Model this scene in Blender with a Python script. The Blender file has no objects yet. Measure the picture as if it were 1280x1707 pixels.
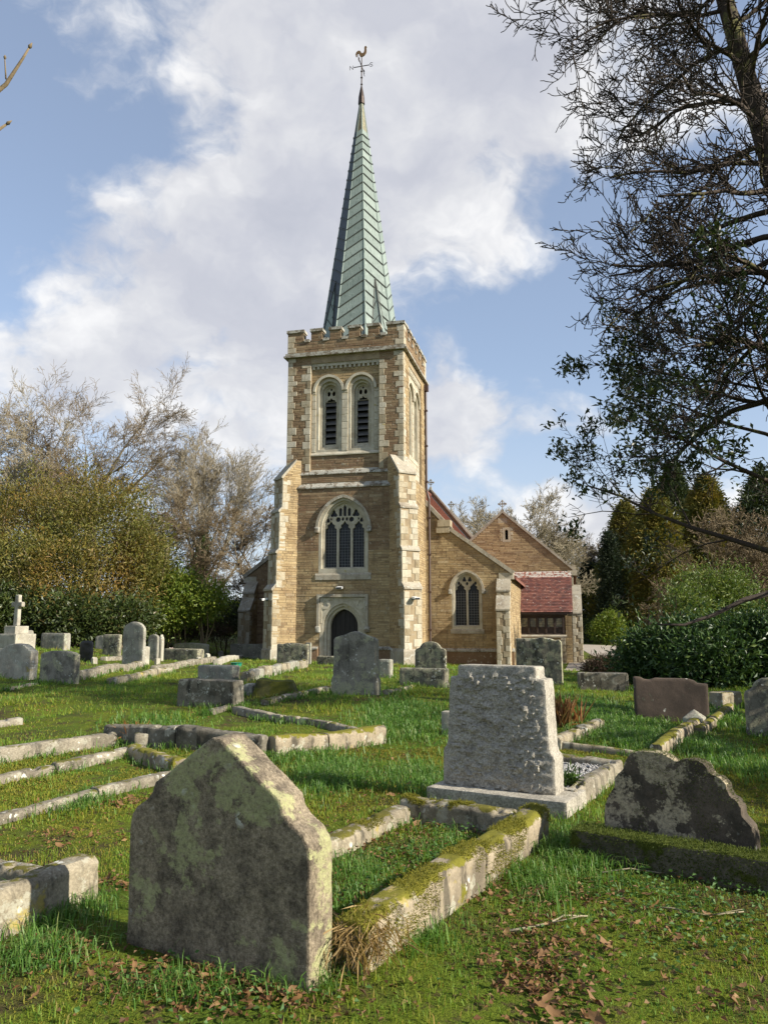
import bpy, bmesh, math, random
import numpy as np
from mathutils import Vector, Matrix
from mathutils.geometry import tessellate_polygon

R = math.radians
rng = np.random.default_rng(11)
random.seed(11)
sc = bpy.context.scene
COL = sc.collection

# ------------------------------------------------------------------ camera
F, HY, CZ = 1280.0, 1043.0, 1.4
PITCH = math.atan((HY - 853.5) / F)
cam = bpy.data.cameras.new('camera')
cam_o = bpy.data.objects.new('camera', cam)
COL.objects.link(cam_o)
cam.sensor_fit = 'HORIZONTAL'
cam.sensor_width = 36.0
cam.lens = 36.0
cam.clip_start = 0.05
cam.clip_end = 3000.0
cam_o.location = (0, 0, CZ)
cam_o.rotation_euler = (R(90) + PITCH, 0, 0)
sc.camera = cam_o

# ------------------------------------------------------------------ light
SUN_A, SUN_E = R(25), R(29)            # sun stands to the right, a little behind the camera
sun_dir = Vector((math.cos(SUN_A) * math.cos(SUN_E), -math.sin(SUN_A) * math.cos(SUN_E), math.sin(SUN_E)))
sl = bpy.data.lights.new('sun', 'SUN')
sl.energy = 5.0
sl.angle = R(0.53)
sl.color = (1.0, 0.93, 0.80)
so = bpy.data.objects.new('sun', sl)
COL.objects.link(so)
so.location = (20, -10, 30)
so.rotation_euler = sun_dir.to_track_quat('Z', 'Y').to_euler()

sc.view_settings.view_transform = 'Standard'
sc.view_settings.look = 'None'
sc.view_settings.gamma = 1.0
sc.view_settings.use_curve_mapping = False
sc.view_settings.exposure = 0.85


# ------------------------------------------------------------------ node helpers
def nd(t, typ, ins=None, **props):
    n = t.nodes.new(typ)
    for k, v in props.items():
        setattr(n, k, v)
    for k, v in (ins or {}).items():
        s = n.inputs[k]
        if isinstance(v, bpy.types.NodeSocket):
            t.links.new(v, s)
        else:
            s.default_value = v
    return n


def c4(c):
    return (c[0], c[1], c[2], 1.0)


def noise(t, vec, scale, detail=5.0, rough=0.6, dist=0.0, out='Fac'):
    return nd(t, 'ShaderNodeTexNoise', {'Vector': vec, 'Scale': scale, 'Detail': detail, 'Roughness': rough, 'Distortion': dist}).outputs[out]


def mth(t, op, a, b=0.0, c=0.0, clamp=False):
    n = nd(t, 'ShaderNodeMath', {0: a, 1: b, 2: c}, operation=op)
    n.use_clamp = clamp
    return n.outputs[0]


def vmath(t, op, a, b=(0, 0, 0), out=0):
    return nd(t, 'ShaderNodeVectorMath', {0: a, 1: b}, operation=op).outputs[out]


def sstep(t, x, lo, hi):
    n = nd(t, 'ShaderNodeMapRange', {0: x, 1: lo, 2: hi, 3: 0.0, 4: 1.0}, interpolation_type='SMOOTHSTEP')
    return n.outputs[0]


def lin(t, x, lo, hi, a=0.0, b=1.0):
    return nd(t, 'ShaderNodeMapRange', {0: x, 1: lo, 2: hi, 3: a, 4: b}).outputs[0]


def mix(t, f, a, b, blend='MIX'):
    n = t.nodes.new('ShaderNodeMix')
    n.data_type = 'RGBA'
    n.blend_type = blend
    for s, v in ((n.inputs[0], f), (n.inputs[6], a), (n.inputs[7], b)):
        if isinstance(v, bpy.types.NodeSocket):
            t.links.new(v, s)
        else:
            s.default_value = c4(v) if isinstance(v, tuple) else v
    return n.outputs[2]


def ramp(t, f, stops, interp='LINEAR'):
    n = t.nodes.new('ShaderNodeValToRGB')
    n.color_ramp.interpolation = interp
    e = n.color_ramp.elements
    while len(e) < len(stops):
        e.new(0.5)
    for el, (p, c) in zip(e, stops):
        el.position = p
        el.color = c4(c)
    t.links.new(f, n.inputs[0])
    return n.outputs[0]


def new_mat(name):
    m = bpy.data.materials.new(name)
    m.use_nodes = True
    t = m.node_tree
    for n in list(t.nodes):
        t.nodes.remove(n)
    return m, t, t.nodes.new('ShaderNodeOutputMaterial')


def finish(t, out, col, rough=0.85, bump=None, bstr=0.3, bdist=0.02, spec=0.3, metal=0.0):
    b = nd(t, 'ShaderNodeBsdfPrincipled', {'Base Color': col, 'Roughness': rough, 'Metallic': metal, 'Specular IOR Level': spec})
    if bump is not None:
        bn = nd(t, 'ShaderNodeBump', {'Strength': bstr, 'Distance': bdist, 'Height': bump})
        t.links.new(bn.outputs[0], b.inputs['Normal'])
    t.links.new(b.outputs[0], out.inputs[0])
    return b


def obj_vec(t, spread=13.0):
    tc = t.nodes.new('ShaderNodeTexCoord')
    oi = t.nodes.new('ShaderNodeObjectInfo')
    return vmath(t, 'ADD', tc.outputs['Object'], vmath(t, 'SCALE', (1, 1.7, 0.6), (0, 0, 0)) if False else nd(t, 'ShaderNodeCombineXYZ', {0: mth(t, 'MULTIPLY', oi.outputs['Random'], spread), 1: mth(t, 'MULTIPLY', oi.outputs['Random'], spread * 1.7), 2: 0.0}).outputs[0])


# ------------------------------------------------------------------ world: blue winter sky with broken cloud
w = bpy.data.worlds.new('World')
sc.world = w
w.use_nodes = True
t = w.node_tree
for n in list(t.nodes):
    t.nodes.remove(n)
wo = t.nodes.new('ShaderNodeOutputWorld')
sky = t.nodes.new('ShaderNodeTexSky')
sky.sky_type = 'NISHITA'
sky.sun_disc = False
sky.sun_elevation = SUN_E
# sun_rotation is measured clockwise from +Y
sky.sun_rotation = math.atan2(sun_dir.x, sun_dir.y) % (2 * math.pi)
sky.air_density = 1.0
sky.dust_density = 0.3
sky.ozone_density = 1.4
D0 = nd(t, 'ShaderNodeTexCoord').outputs['Generated']
D = vmath(t, 'NORMALIZE', D0)


def pdir(px, py):
    a = (px - 640) / F
    b = -(py - 853.5) / F
    v = Vector((a, math.cos(PITCH) - b * math.sin(PITCH), math.sin(PITCH) + b * math.cos(PITCH)))
    return v.normalized()


# cloud banks of the sky, each a soft ellipse of directions (centre, half-width across, half-height, weight)
BANKS = [((430, 390), 0.19, 0.12, 0.36), ((290, 640), 0.26, 0.09, 0.28), ((660, 90), 0.32, 0.12, 0.28), ((860, 170), 0.12, 0.14, 0.22),
         ((770, 690), 0.10, 0.08, 0.32), ((1010, 880), 0.14, 0.05, 0.36), ((830, 410), 0.10, 0.035, 0.18),
         ((90, 190), 0.22, 0.10, -0.12), ((980, 480), 0.17, 0.16, -0.22), ((100, 440), 0.13, 0.05, 0.10), ((560, 250), 0.05, 0.10, -0.10), ((300, 200), 0.15, 0.07, -0.15), ((770, 520), 0.11, 0.09, -0.17)]
warp = nd(t, 'ShaderNodeTexNoise', {'Vector': D, 'Scale': 7.0, 'Detail': 4.0, 'Roughness': 0.6}).outputs['Color']
v2 = vmath(t, 'ADD', D, vmath(t, 'MULTIPLY', vmath(t, 'SUBTRACT', warp, (0.5, 0.5, 0.5)), (0.11, 0.11, 0.09)))
st = vmath(t, 'MULTIPLY', v2, (1.0, 1.0, 1.5))
bank = 0.0
for (px, py), a, b, wgt in BANKS:
    d = pdir(px, py)
    q = vmath(t, 'MULTIPLY', vmath(t, 'SUBTRACT', v2, tuple(d)), (1 / a, 1 / 0.4, 1 / b))
    g = mth(t, 'POWER', 2.718, mth(t, 'MULTIPLY', vmath(t, 'DOT_PRODUCT', q, q, out=1), -0.9))
    bank = mth(t, 'MULTIPLY_ADD', g, wgt, bank)
f1 = noise(t, st, 5.2, 8.0, 0.56)
f2 = noise(t, vmath(t, 'ADD', st, (sun_dir.x * 0.035, sun_dir.y * 0.01, 0.075)), 5.2, 5.0, 0.56)
den = mth(t, 'ADD', mth(t, 'MULTIPLY_ADD', f1, 1.1, -0.11), bank)
cover = sstep(t, den, 0.44, 0.66)
light = lin(t, mth(t, 'SUBTRACT', f1, f2), -0.13, 0.16)
edge = mth(t, 'SUBTRACT', 1.0, sstep(t, den, 0.60, 0.98))
lum = mth(t, 'ADD', mth(t, 'MULTIPLY', light, 0.62), mth(t, 'MULTIPLY', edge, 0.36), clamp=True)
ccol = ramp(t, lum, [(0.0, (4.2, 4.35, 4.95)), (0.35, (4.9, 5.0, 5.5)), (0.62, (5.9, 5.95, 6.2)), (0.95, (7.9, 7.85, 7.8))])
elev = nd(t, 'ShaderNodeSeparateXYZ', {0: D}).outputs[2]
haze_f = mth(t, 'MULTIPLY_ADD', mth(t, 'SUBTRACT', 1.0, sstep(t, elev, 0.0, 0.34)), 0.5, 0.30)
skyc = mix(t, haze_f, mix(t, 1.0, sky.outputs[0], (1.5, 1.42, 1.4), 'MULTIPLY'), (4.3, 4.95, 6.1))
wc = mix(t, mth(t, 'MULTIPLY', cover, 0.93), skyc, ccol)
bg = nd(t, 'ShaderNodeBackground', {'Color': wc, 'Strength': 0.073})
t.links.new(bg.outputs[0], wo.inputs[0])


# ------------------------------------------------------------------ numeric helpers
def _hash(i, j, k, s):
    n = (i * 374761393 + j * 668265263 + k * 2147483647 + s * 1274126177) & 0xFFFFFFFF
    n = ((n ^ (n >> 13)) * 1274126177) & 0xFFFFFFFF
    n = ((n ^ (n >> 15)) * 2246822519) & 0xFFFFFFFF
    return (n ^ (n >> 16)).astype(np.float64) / 4294967295.0


def vnoise(P, seed=0):
    P = np.asarray(P, float)
    I = np.floor(P).astype(np.int64)
    f = P - I
    f = f * f * (3 - 2 * f)
    r = 0
    for a in (0, 1):
        for b in (0, 1):
            for c in (0, 1):
                wgt = (f[:, 0] if a else 1 - f[:, 0]) * (f[:, 1] if b else 1 - f[:, 1]) * (f[:, 2] if c else 1 - f[:, 2])
                r = r + wgt * _hash(I[:, 0] + a, I[:, 1] + b, I[:, 2] + c, seed)
    return r


def fbm(P, octv=4, seed=0, gain=0.5):
    r, a, s = 0, 1.0, 0.0
    P = np.asarray(P, float)
    for o in range(octv):
        r = r + a * vnoise(P * (2 ** o), seed + o * 17)
        s += a
        a *= gain
    return r / s


def fbm2(X, Y, sc_, octv=3, seed=0):
    X = np.asarray(X, float).ravel()
    Y = np.asarray(Y, float).ravel()
    return fbm(np.stack([X * sc_, Y * sc_, np.full_like(X, 0.37)], 1), octv, seed)


def sm(x, a, b):
    q = np.clip((x - a) / (b - a), 0, 1)
    return q * q * (3 - 2 * q)


def H(X, Y):
    """height of the churchyard ground"""
    X = np.asarray(X, float)
    Y = np.asarray(Y, float)
    sh = np.broadcast(X, Y).shape
    X = np.broadcast_to(X, sh).ravel()
    Y = np.broadcast_to(Y, sh).ravel()
    z = np.interp(Y, [-400, 0, 8, 13, 20, 30, 35, 60, 400], [0, 0, .02, .20, .15, -.10, -.32, -.5, -.5])
    z = z - np.clip(X, -8, 9) * .03 * sm(Y, 15, 30)
    z = z + sm(-X, 9.5, 15) * sm(Y, 29, 42) * 0.95
    z = z + sm(-X, 8.2, 11.5) * sm(Y, 16, 23) * .4
    near = 1 - sm(Y, 22, 40)
    z = z + (fbm2(X, Y, 0.55, 3, 5) - .5) * .16 * near * sm(Y, 4, 9) + (fbm2(X, Y, 2.1, 3, 9) - .5) * .07 * near
    return z.reshape(sh)


def h1(x, y):
    return float(H(np.array([x]), np.array([y]))[0])


def ray(px, py):
    a = (px - 640) / F
    b = -(py - 853.5) / F
    return Vector((a, math.cos(PITCH) - b * math.sin(PITCH), math.sin(PITCH) + b * math.cos(PITCH)))


def G(px, py):
    """where the photograph's pixel meets the ground"""
    d = np.array(ray(px, py))
    tt = np.concatenate([np.linspace(1.2, 12, 400), np.linspace(12.05, 110, 1500)])
    z = CZ + d[2] * tt
    g = H(d[0] * tt, d[1] * tt)
    hit = np.where(z <= g)[0]
    k = hit[0] if len(hit) else len(tt) - 1
    q = tt[k]
    return Vector((d[0] * q, d[1] * q, float(g[k])))


def at_y(px, py, Y):
    d = ray(px, py)
    return Vector((0, 0, CZ)) + d * (Y / d.y)


# ------------------------------------------------------------------ mesh helpers
def tag(o, label=None, cat=None, group=None, kind=None):
    if label: o['label'] = label
    if cat: o['category'] = cat
    if group: o['group'] = group
    if kind: o['kind'] = kind
    return o


def raw_mesh(name, V, Fc, mat=None, smooth=False):
    me = bpy.data.meshes.new(name)
    if isinstance(Fc, np.ndarray):
        V = np.asarray(V, np.float32)
        n, k = Fc.shape
        me.vertices.add(len(V))
        me.vertices.foreach_set('co', V.ravel())
        me.loops.add(n * k)
        me.loops.foreach_set('vertex_index', Fc.astype(np.int32).ravel())
        me.polygons.add(n)
        me.polygons.foreach_set('loop_start', np.arange(0, n * k, k, dtype=np.int32))
        me.polygons.foreach_set('loop_total', np.full(n, k, np.int32))
        me.polygons.foreach_set('use_smooth', np.full(n, smooth, bool))
        me.update(calc_edges=True)
    else:
        me.from_pydata([tuple(v) for v in V], [], [tuple(f) for f in Fc])
        if smooth:
            me.polygons.foreach_set('use_smooth', np.ones(len(me.polygons), bool))
        me.update()
    if mat is not None:
        me.materials.append(mat)
    return me


def put(name, me, parent=None, loc=None, rot=None, scale=None):
    o = bpy.data.objects.new(name, me)
    COL.objects.link(o)
    if parent is not None:
        o.parent = parent
    if loc is not None: o.location = loc
    if rot is not None: o.rotation_euler = rot
    if scale is not None: o.scale = scale
    return o


def obj(name, V, Fc, mat, parent=None, smooth=False, **kw):
    return put(name, raw_mesh(name, V, Fc, mat, smooth), parent, **kw)


def empty(name, loc=(0, 0, 0), rot=(0, 0, 0)):
    o = bpy.data.objects.new(name, None)
    COL.objects.link(o)
    o.location = loc
    o.rotation_euler = rot
    o.empty_display_size = 0.2
    return o


class MB:
    def __init__(s):
        s.V, s.F = [], []

    def add(s, V, Fc):
        k = len(s.V)
        s.V += [tuple(v) for v in V]
        s.F += [tuple(i + k for i in f) for f in Fc]
        return s

    def box(s, x0, x1, y0, y1, z0, z1):
        V = [(x, y, z) for z in (z0, z1) for y in (y0, y1) for x in (x0, x1)]
        return s.add(V, [(0, 2, 3, 1), (4, 5, 7, 6), (0, 1, 5, 4), (2, 6, 7, 3), (0, 4, 6, 2), (1, 3, 7, 5)])

    def hexa(s, bot, top):
        n = len(bot)
        return s.add(list(bot) + list(top), [tuple(reversed(range(n))), tuple(range(n, 2 * n))] + [(i, (i + 1) % n, n + (i + 1) % n, n + i) for i in range(n)])

    def tube(s, pts, rads, n=6, cap=True):
        V, Fc = tube_geo([Vector(p) for p in pts], rads, n)
        if cap:
            Fc = Fc + [tuple(reversed(range(n))), tuple(range(len(V) - n, len(V)))]
        return s.add(V, Fc)

    def build(s, name, mat, parent=None, smooth=False, **kw):
        return obj(name, s.V, s.F, mat, parent, smooth, **kw)


def tube_geo(pts, rads, n):
    V, Fc = [], []
    up = Vector((0.13, 0.31, 0.94))
    for i, p in enumerate(pts):
        d = (pts[min(i + 1, len(pts) - 1)] - pts[max(i - 1, 0)]).normalized()
        a = d.cross(up)
        if a.length < 1e-3: a = d.cross(Vector((1, 0, 0)))
        a.normalize()
        b = d.cross(a)
        r = rads[i] if hasattr(rads, '__len__') else rads
        for k in range(n):
            q = 2 * math.pi * k / n
            V.append(p + (a * math.cos(q) + b * math.sin(q)) * r)
    for i in range(len(pts) - 1):
        for k in range(n):
            Fc.append((i * n + k, i * n + (k + 1) % n, (i + 1) * n + (k + 1) % n, (i + 1) * n + k))
    return V, Fc


def prism(pts, y0, y1):
    """polygon in x,z pushed out along y"""
    n = len(pts)
    V = [(x, y0, z) for x, z in pts] + [(x, y1, z) for x, z in pts]
    return V, [tuple(range(n)), tuple(reversed(range(n, 2 * n)))] + [(i, n + i, n + (i + 1) % n, (i + 1) % n) for i in range(n)]


def plate(outer, holes, y0, y1):
    """plate with openings; outline in x,z, thickness along y (y0 front)"""
    loops = [outer] + list(holes)
    tris = tessellate_polygon([[Vector((x, z, 0)) for x, z in l] for l in loops])
    pts = [p for l in loops for p in l]
    n = len(pts)
    V = [(x, y0, z) for x, z in pts] + [(x, y1, z) for x, z in pts]
    Fc = [tuple(f) for f in tris] + [tuple(n + i for i in reversed(f)) for f in tris]
    k = 0
    for l in loops:
        m = len(l)
        for i in range(m):
            a, b = k + i, k + (i + 1) % m
            Fc.append((a, b, b + n, a + n))
        k += m
    return V, Fc


def worn(name, V, Fc, mat, voxel, amp, scl, parent=None, seed=0, smooth=True, rough=None, **kw):
    """a block of stone with weathered edges: remeshed, then its surface pushed about by noise"""
    me = raw_mesh('tmp', V, Fc)
    o = put('tmp', me)
    m = o.modifiers.new('r', 'REMESH')
    m.mode = 'VOXEL'
    m.voxel_size = voxel
    dg = bpy.context.evaluated_depsgraph_get()
    nm = bpy.data.meshes.new_from_object(o.evaluated_get(dg))
    bpy.data.objects.remove(o)
    bpy.data.meshes.remove(me)
    nm.name = name
    n = len(nm.vertices)
    P = np.zeros(n * 3)
    nm.vertices.foreach_get('co', P)
    P = P.reshape(-1, 3)
    N = np.zeros(n * 3)
    nm.vertices.foreach_get('normal', N)
    N = N.reshape(-1, 3)
    d = (fbm(P * scl + seed * 7.3, 4, seed, 0.55) - .5) * 2 * amp
    if rough is not None:
        d = d + rough(P, N)
    # soften the arrises: an edge normal is not axis-true
    P = P + N * d[:, None]
    nm.vertices.foreach_set('co', P.astype(np.float32).ravel())
    if smooth:
        nm.polygons.foreach_set('use_smooth', np.ones(len(nm.polygons), bool))
    nm.set_sharp_from_angle(angle=R(33))
    nm.materials.clear()
    nm.materials.append(mat)
    nm.update()
    return put(name, nm, parent, **kw)


# ------------------------------------------------------------------ materials
M = {}


def rubble_mat(name, stops, mottle=0.5, lichen=0.35):
    m, t, out = new_mat(name)
    tc = t.nodes.new('ShaderNodeTexCoord')
    ge = t.nodes.new('ShaderNodeNewGeometry')
    c = ramp(t, ge.outputs['Random Per Island'], stops)
    big = noise(t, tc.outputs['Object'], 0.9, 4.0)
    c = mix(t, mth(t, 'MULTIPLY', sstep(t, big, .48, .7), mottle), c, (0.17, 0.105, 0.06))
    run = noise(t, vmath(t, 'MULTIPLY', tc.outputs['Object'], (1.0, 1.0, .16)), 3.2, 6.0, .7)
    c = mix(t, mth(t, 'MULTIPLY', sstep(t, run, .54, .66), .42), c, (.11, .08, .052))
    f = noise(t, tc.outputs['Object'], 14.0, 5.0)
    c = mix(t, lin(t, f, .3, .7, 0.0, 0.7), c, mix(t, 1.0, c, (0.6, 0.56, 0.52), 'MULTIPLY'))
    l = noise(t, tc.outputs['Object'], 6.0, 6.0, .7)
    c = mix(t, mth(t, 'MULTIPLY', sstep(t, l, .60, .66), lichen), c, (0.46, 0.43, 0.33))
    finish(t, out, c, 0.92, noise(t, tc.outputs['Object'], 22.0, 4.0, .6), 0.3, 0.008, 0.2)
    return m


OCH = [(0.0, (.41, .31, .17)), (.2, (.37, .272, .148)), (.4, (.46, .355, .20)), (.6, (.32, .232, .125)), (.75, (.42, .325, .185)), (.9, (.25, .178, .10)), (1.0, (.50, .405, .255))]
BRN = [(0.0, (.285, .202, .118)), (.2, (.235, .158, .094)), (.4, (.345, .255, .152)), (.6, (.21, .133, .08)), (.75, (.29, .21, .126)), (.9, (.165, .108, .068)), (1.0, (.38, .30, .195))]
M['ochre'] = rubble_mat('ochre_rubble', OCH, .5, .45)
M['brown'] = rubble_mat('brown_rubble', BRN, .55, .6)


def stone_mat(name, base, dark, lichen, l_amt, l_scale=5.0, d_scale=3.0, white=0.0, moss=0.0, mosscol=(.13, .14, .02), fleck=0.35, bump=.5, mustard=0.0, rough=.92, stain=0.0, tint=False):
    m, t, out = new_mat(name)
    v = obj_vec(t)
    c = mix(t, sstep(t, noise(t, v, d_scale, 6.0, .65), .40, .66), base, dark)
    fl = noise(t, v, 75.0, 3.0, .8)
    c = mix(t, lin(t, fl, .35, .65, 0.0, fleck), c, mix(t, 1.0, c, (.35, .34, .33), 'MULTIPLY'))
    if stain:
        vs = vmath(t, 'MULTIPLY', v, (1.0, 1.0, .22))
        c = mix(t, mth(t, 'MULTIPLY', sstep(t, noise(t, vs, 9.0, 5.0, .7), .52, .64), stain), c, (.035, .032, .025))
    if l_amt:
        n1 = noise(t, v, l_scale, 9.0, .72)
        th = .66 - .26 * l_amt
        lm = sstep(t, n1, th, th + .035)
        lc = mix(t, noise(t, v, l_scale * 6, 4.0, .7), lichen, tuple(x * .55 for x in lichen))
        lm = mth(t, 'MULTIPLY', lm, lin(t, noise(t, v, 42.0, 4.0, .75), .36, .58, .25, 1.0))
        c = mix(t, mth(t, 'MULTIPLY', lm, .92), c, lc)
    if white:
        vo = nd(t, 'ShaderNodeTexVoronoi', {'Vector': vmath(t, 'ADD', v, vmath(t, 'MULTIPLY', nd(t, 'ShaderNodeTexNoise', {'Vector': v, 'Scale': 18.0}).outputs['Color'], (.05, .05, .05))), 'Scale': 16.0})
        sp = mth(t, 'MULTIPLY', mth(t, 'LESS_THAN', vo.outputs['Distance'], .30), sstep(t, noise(t, v, 4.0, 3.0), .62 - .2 * white, .70 - .2 * white))
        c = mix(t, mth(t, 'MULTIPLY', sp, .8), c, (.58, .57, .50))
    if mustard:
        mm = sstep(t, noise(t, vmath(t, 'ADD', v, (5, 2, 8)), 3.0, 7.0, .7), .66 - .16 * mustard, .72 - .16 * mustard)
        c = mix(t, mth(t, 'MULTIPLY', mm, .75), c, (.33, .26, .055))
    if tint:
        oi = t.nodes.new('ShaderNodeObjectInfo')
        c = mix(t, 1.0, c, ramp(t, oi.outputs['Random'], [(0, (.62, .55, .45)), (.25, (.86, .80, .70)), (.6, (1, 1, 1)), (.8, (.92, .88, .82)), (1, (1.08, 1.06, 1.04))]), 'MULTIPLY')
    hgt = noise(t, v, 38.0, 6.0, .7)
    if moss:
        ge = t.nodes.new('ShaderNodeNewGeometry')
        nz = nd(t, 'ShaderNodeSeparateXYZ', {0: ge.outputs['Normal']}).outputs[2]
        mk = mth(t, 'ADD', mth(t, 'MULTIPLY', nz, .22), noise(t, v, 4.5, 6.0, .7))
        th = .92 - .38 * moss
        mk = sstep(t, mk, th, th + .07)
        mc = mix(t, noise(t, v, 60.0, 3.0, .7), mosscol, tuple(x * .4 for x in mosscol))
        c = mix(t, mk, c, mc)
        hgt = mth(t, 'MULTIPLY_ADD', mk, .6, hgt)
    finish(t, out, c, rough, hgt, bump, .012, .25)
    return m


M['dressed'] = stone_mat('dressed_granite', (.50, .46, .36), (.37, .33, .25), (.56, .54, .44), .35, 4.0, 2.2, .25, 0, fleck=.3, mustard=.22, stain=.12)
M['quoin'] = stone_mat('quoin_granite', (.55, .51, .41), (.40, .35, .26), (.60, .58, .48), .4, 5.0, 2.5, .3, 0, fleck=.45, mustard=.25, stain=.3, tint=True)
M['weather'] = stone_mat('weathered_ledge_stone', (.22, .18, .13), (.10, .085, .06), (.55, .54, .47), .75, 3.5, 2.0, .6, .25, (.12, .11, .03))
M['coping'] = stone_mat('coping_stone', (.40, .36, .28), (.24, .20, .15), (.52, .50, .42), .5, 4.0, 2.0, .4, .2, (.14, .13, .04), stain=.3)
M['mortar'] = stone_mat('lime_mortar', (.34, .265, .165), (.25, .19, .12), (.40, .36, .28), .3, 5.0, 2.0)
M['frost'] = stone_mat('lichened_headstone', (.31, .285, .225), (.16, .145, .115), (.45, .44, .27), .55, 3.2, 3.0, .35, .12, (.10, .12, .03), fleck=.6, stain=.5)
M['dark'] = stone_mat('dark_headstone', (.23, .21, .16), (.095, .088, .066), (.43, .41, .26), .62, 6.0, 4.0, .4, .15, (.08, .095, .025), fleck=.6, stain=.7)
M['grey'] = stone_mat('grey_headstone', (.34, .32, .265), (.19, .175, .14), (.46, .47, .36), .5, 6.0, 3.0, .4, .15, (.13, .14, .03), fleck=.5, stain=.4, mustard=.15)
M['pale'] = stone_mat('pale_headstone', (.44, .41, .33), (.28, .25, .20), (.52, .52, .41), .4, 6.0, 3.0, .3, .1, (.14, .14, .03), fleck=.4, stain=.2, mustard=.2)
M['granite'] = stone_mat('rough_granite', (.52, .48, .40), (.36, .33, .275), (.54, .51, .41), .2, 8.0, 9.0, 0, .0, fleck=.9, bump=.8)
M['kerb'] = stone_mat('kerb_stone', (.36, .31, .22), (.20, .17, .12), (.46, .44, .34), .45, 7.0, 3.0, .3, .58, (.15, .135, .02), fleck=.6, mustard=.4, stain=.7)
M['kerbmoss'] = stone_mat('mossy_kerb_stone', (.38, .315, .22), (.17, .14, .10), (.48, .46, .36), .35, 7.0, 3.0, .2, .86, (.20, .185, .02), fleck=.5, mustard=.5, stain=.7)
M['kerbgrey'] = stone_mat('grey_kerb_stone', (.33, .29, .22), (.17, .148, .11), (.44, .42, .33), .42, 7.0, 3.0, .35, .52, (.15, .14, .03), fleck=.7, stain=.55)
M['kerbdark'] = stone_mat('shade_darkened_kerb', (.20, .18, .14), (.085, .075, .055), (.46, .44, .36), .42, 7.0, 3.0, .2, .35, (.13, .12, .02), fleck=.5, stain=1.0)  # mossy kerb; its colour is also darkened to paint in shade on front faces
M['slate'] = stone_mat('brown_slate', (.115, .085, .066), (.07, .054, .043), (.17, .16, .11), .18, 6.0, 3.0, .1, 0, fleck=.3, bump=.2)
M['black'] = stone_mat('black_polished', (.012, .013, .016), (.01, .011, .014), (.05, .05, .05), 0, fleck=.1, bump=.05, rough=.35)
M['scallop'] = stone_mat('blotched_tablet', (.12, .095, .07), (.05, .042, .03), (.52, .44, .29), .60, 3.4, 4.0, .1, .42, (.07, .085, .014), fleck=.5, stain=.3)


def plain(name, col, rough=.7, metal=0.0, scale=8.0, var=.5, bump=.2, spec=.4):
    m, t, out = new_mat(name)
    v = obj_vec(t)
    n = noise(t, v, scale, 5.0)
    c = mix(t, lin(t, n, .3, .7), col, tuple(x * var for x in col))
    finish(t, out, c, rough, noise(t, v, scale * 5, 4.0), bump, .01, spec, metal)
    return m


M['wood'] = plain('dark_oak', (.055, .035, .026), .6, 0, 6, .5)
M['louvre'] = plain('slate_louvre', (.12, .115, .115), .6, 0, 5, .6)
M['doorwood'] = plain('blackened_oak_door', (.016, .012, .010), .6, 0, 6, .5)
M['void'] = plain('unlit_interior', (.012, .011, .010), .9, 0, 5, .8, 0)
M['lead'] = plain('lead', (.20, .215, .24), .5, .3, 4, .7)
M['came'] = plain('lead_cames', (.17, .175, .18), .6, .0, 6, .7)
M['iron'] = plain('dark_iron', (.05, .035, .028), .5, .6, 10, .6)
M['gilt'] = plain('tarnished_gilt', (.34, .20, .09), .45, .6, 20, .4)
M['white'] = plain('white_plastic', (.75, .75, .73), .4, 0, 5, .9, 0)
M['ironpipe'] = plain('painted_downpipe', (.075, .045, .035), .5, 0, 10, .7)
M['pole'] = plain('weathered_pole', (.26, .21, .14), .85, 0, 8, .6)
M['plasticgreen'] = plain('green_plastic', (.02, .22, .14), .4, 0, 5, .8, 0)
M['pink'] = plain('pink_petals', (.6, .14, .25), .7, 0, 30, .7)
M['cream'] = plain('white_petals', (.75, .72, .62), .7, 0, 30, .8)

# leaded window glass
m, t, out = new_mat('leaded_glass')
v = obj_vec(t)
finish(t, out, mix(t, noise(t, v, 3.0), (.007, .008, .011), (.022, .025, .03)), .3, noise(t, v, 9.0, 2.0), .12, .02, .25)
M['glass'] = m
m, t, out = new_mat('old_porch_glass')
v = obj_vec(t)
finish(t, out, mix(t, sstep(t, noise(t, v, 3.0), .4, .6), (.24, .21, .12), (.09, .085, .06)), .12, noise(t, v, 7.0, 2.0), .15, .02, .5)
M['glassp'] = m

# verdigris copper
m, t, out = new_mat('verdigris_copper')
v = obj_vec(t)
oi = t.nodes.new('ShaderNodeObjectInfo')
c = ramp(t, oi.outputs['Random'], [(0, (.16, .20, .18)), (.5, (.205, .25, .226)), (1, (.25, .30, .27))])
vs = vmath(t, 'MULTIPLY', v, (3.0, 3.0, .5))
c = mix(t, sstep(t, noise(t, vs, 5.0, 6.0, .7), .5, .72), c, (.085, .115, .10))
c = mix(t, mth(t, 'MULTIPLY', sstep(t, noise(t, v, 4.0, 6.0, .7), .56, .68), .6), c, (.31, .365, .33))
finish(t, out, c, .72, noise(t, v, 20.0, 4.0), .25, .01, .4, .0)
M['copper'] = m
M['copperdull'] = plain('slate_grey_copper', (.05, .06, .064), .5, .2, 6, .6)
M['copperdark'] = plain('brown_copper_roll', (.05, .055, .047), .6, .2, 10, .6)
M['coppertop'] = plain('bronze_copper', (.17, .155, .095), .55, .4, 10, .5)

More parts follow.
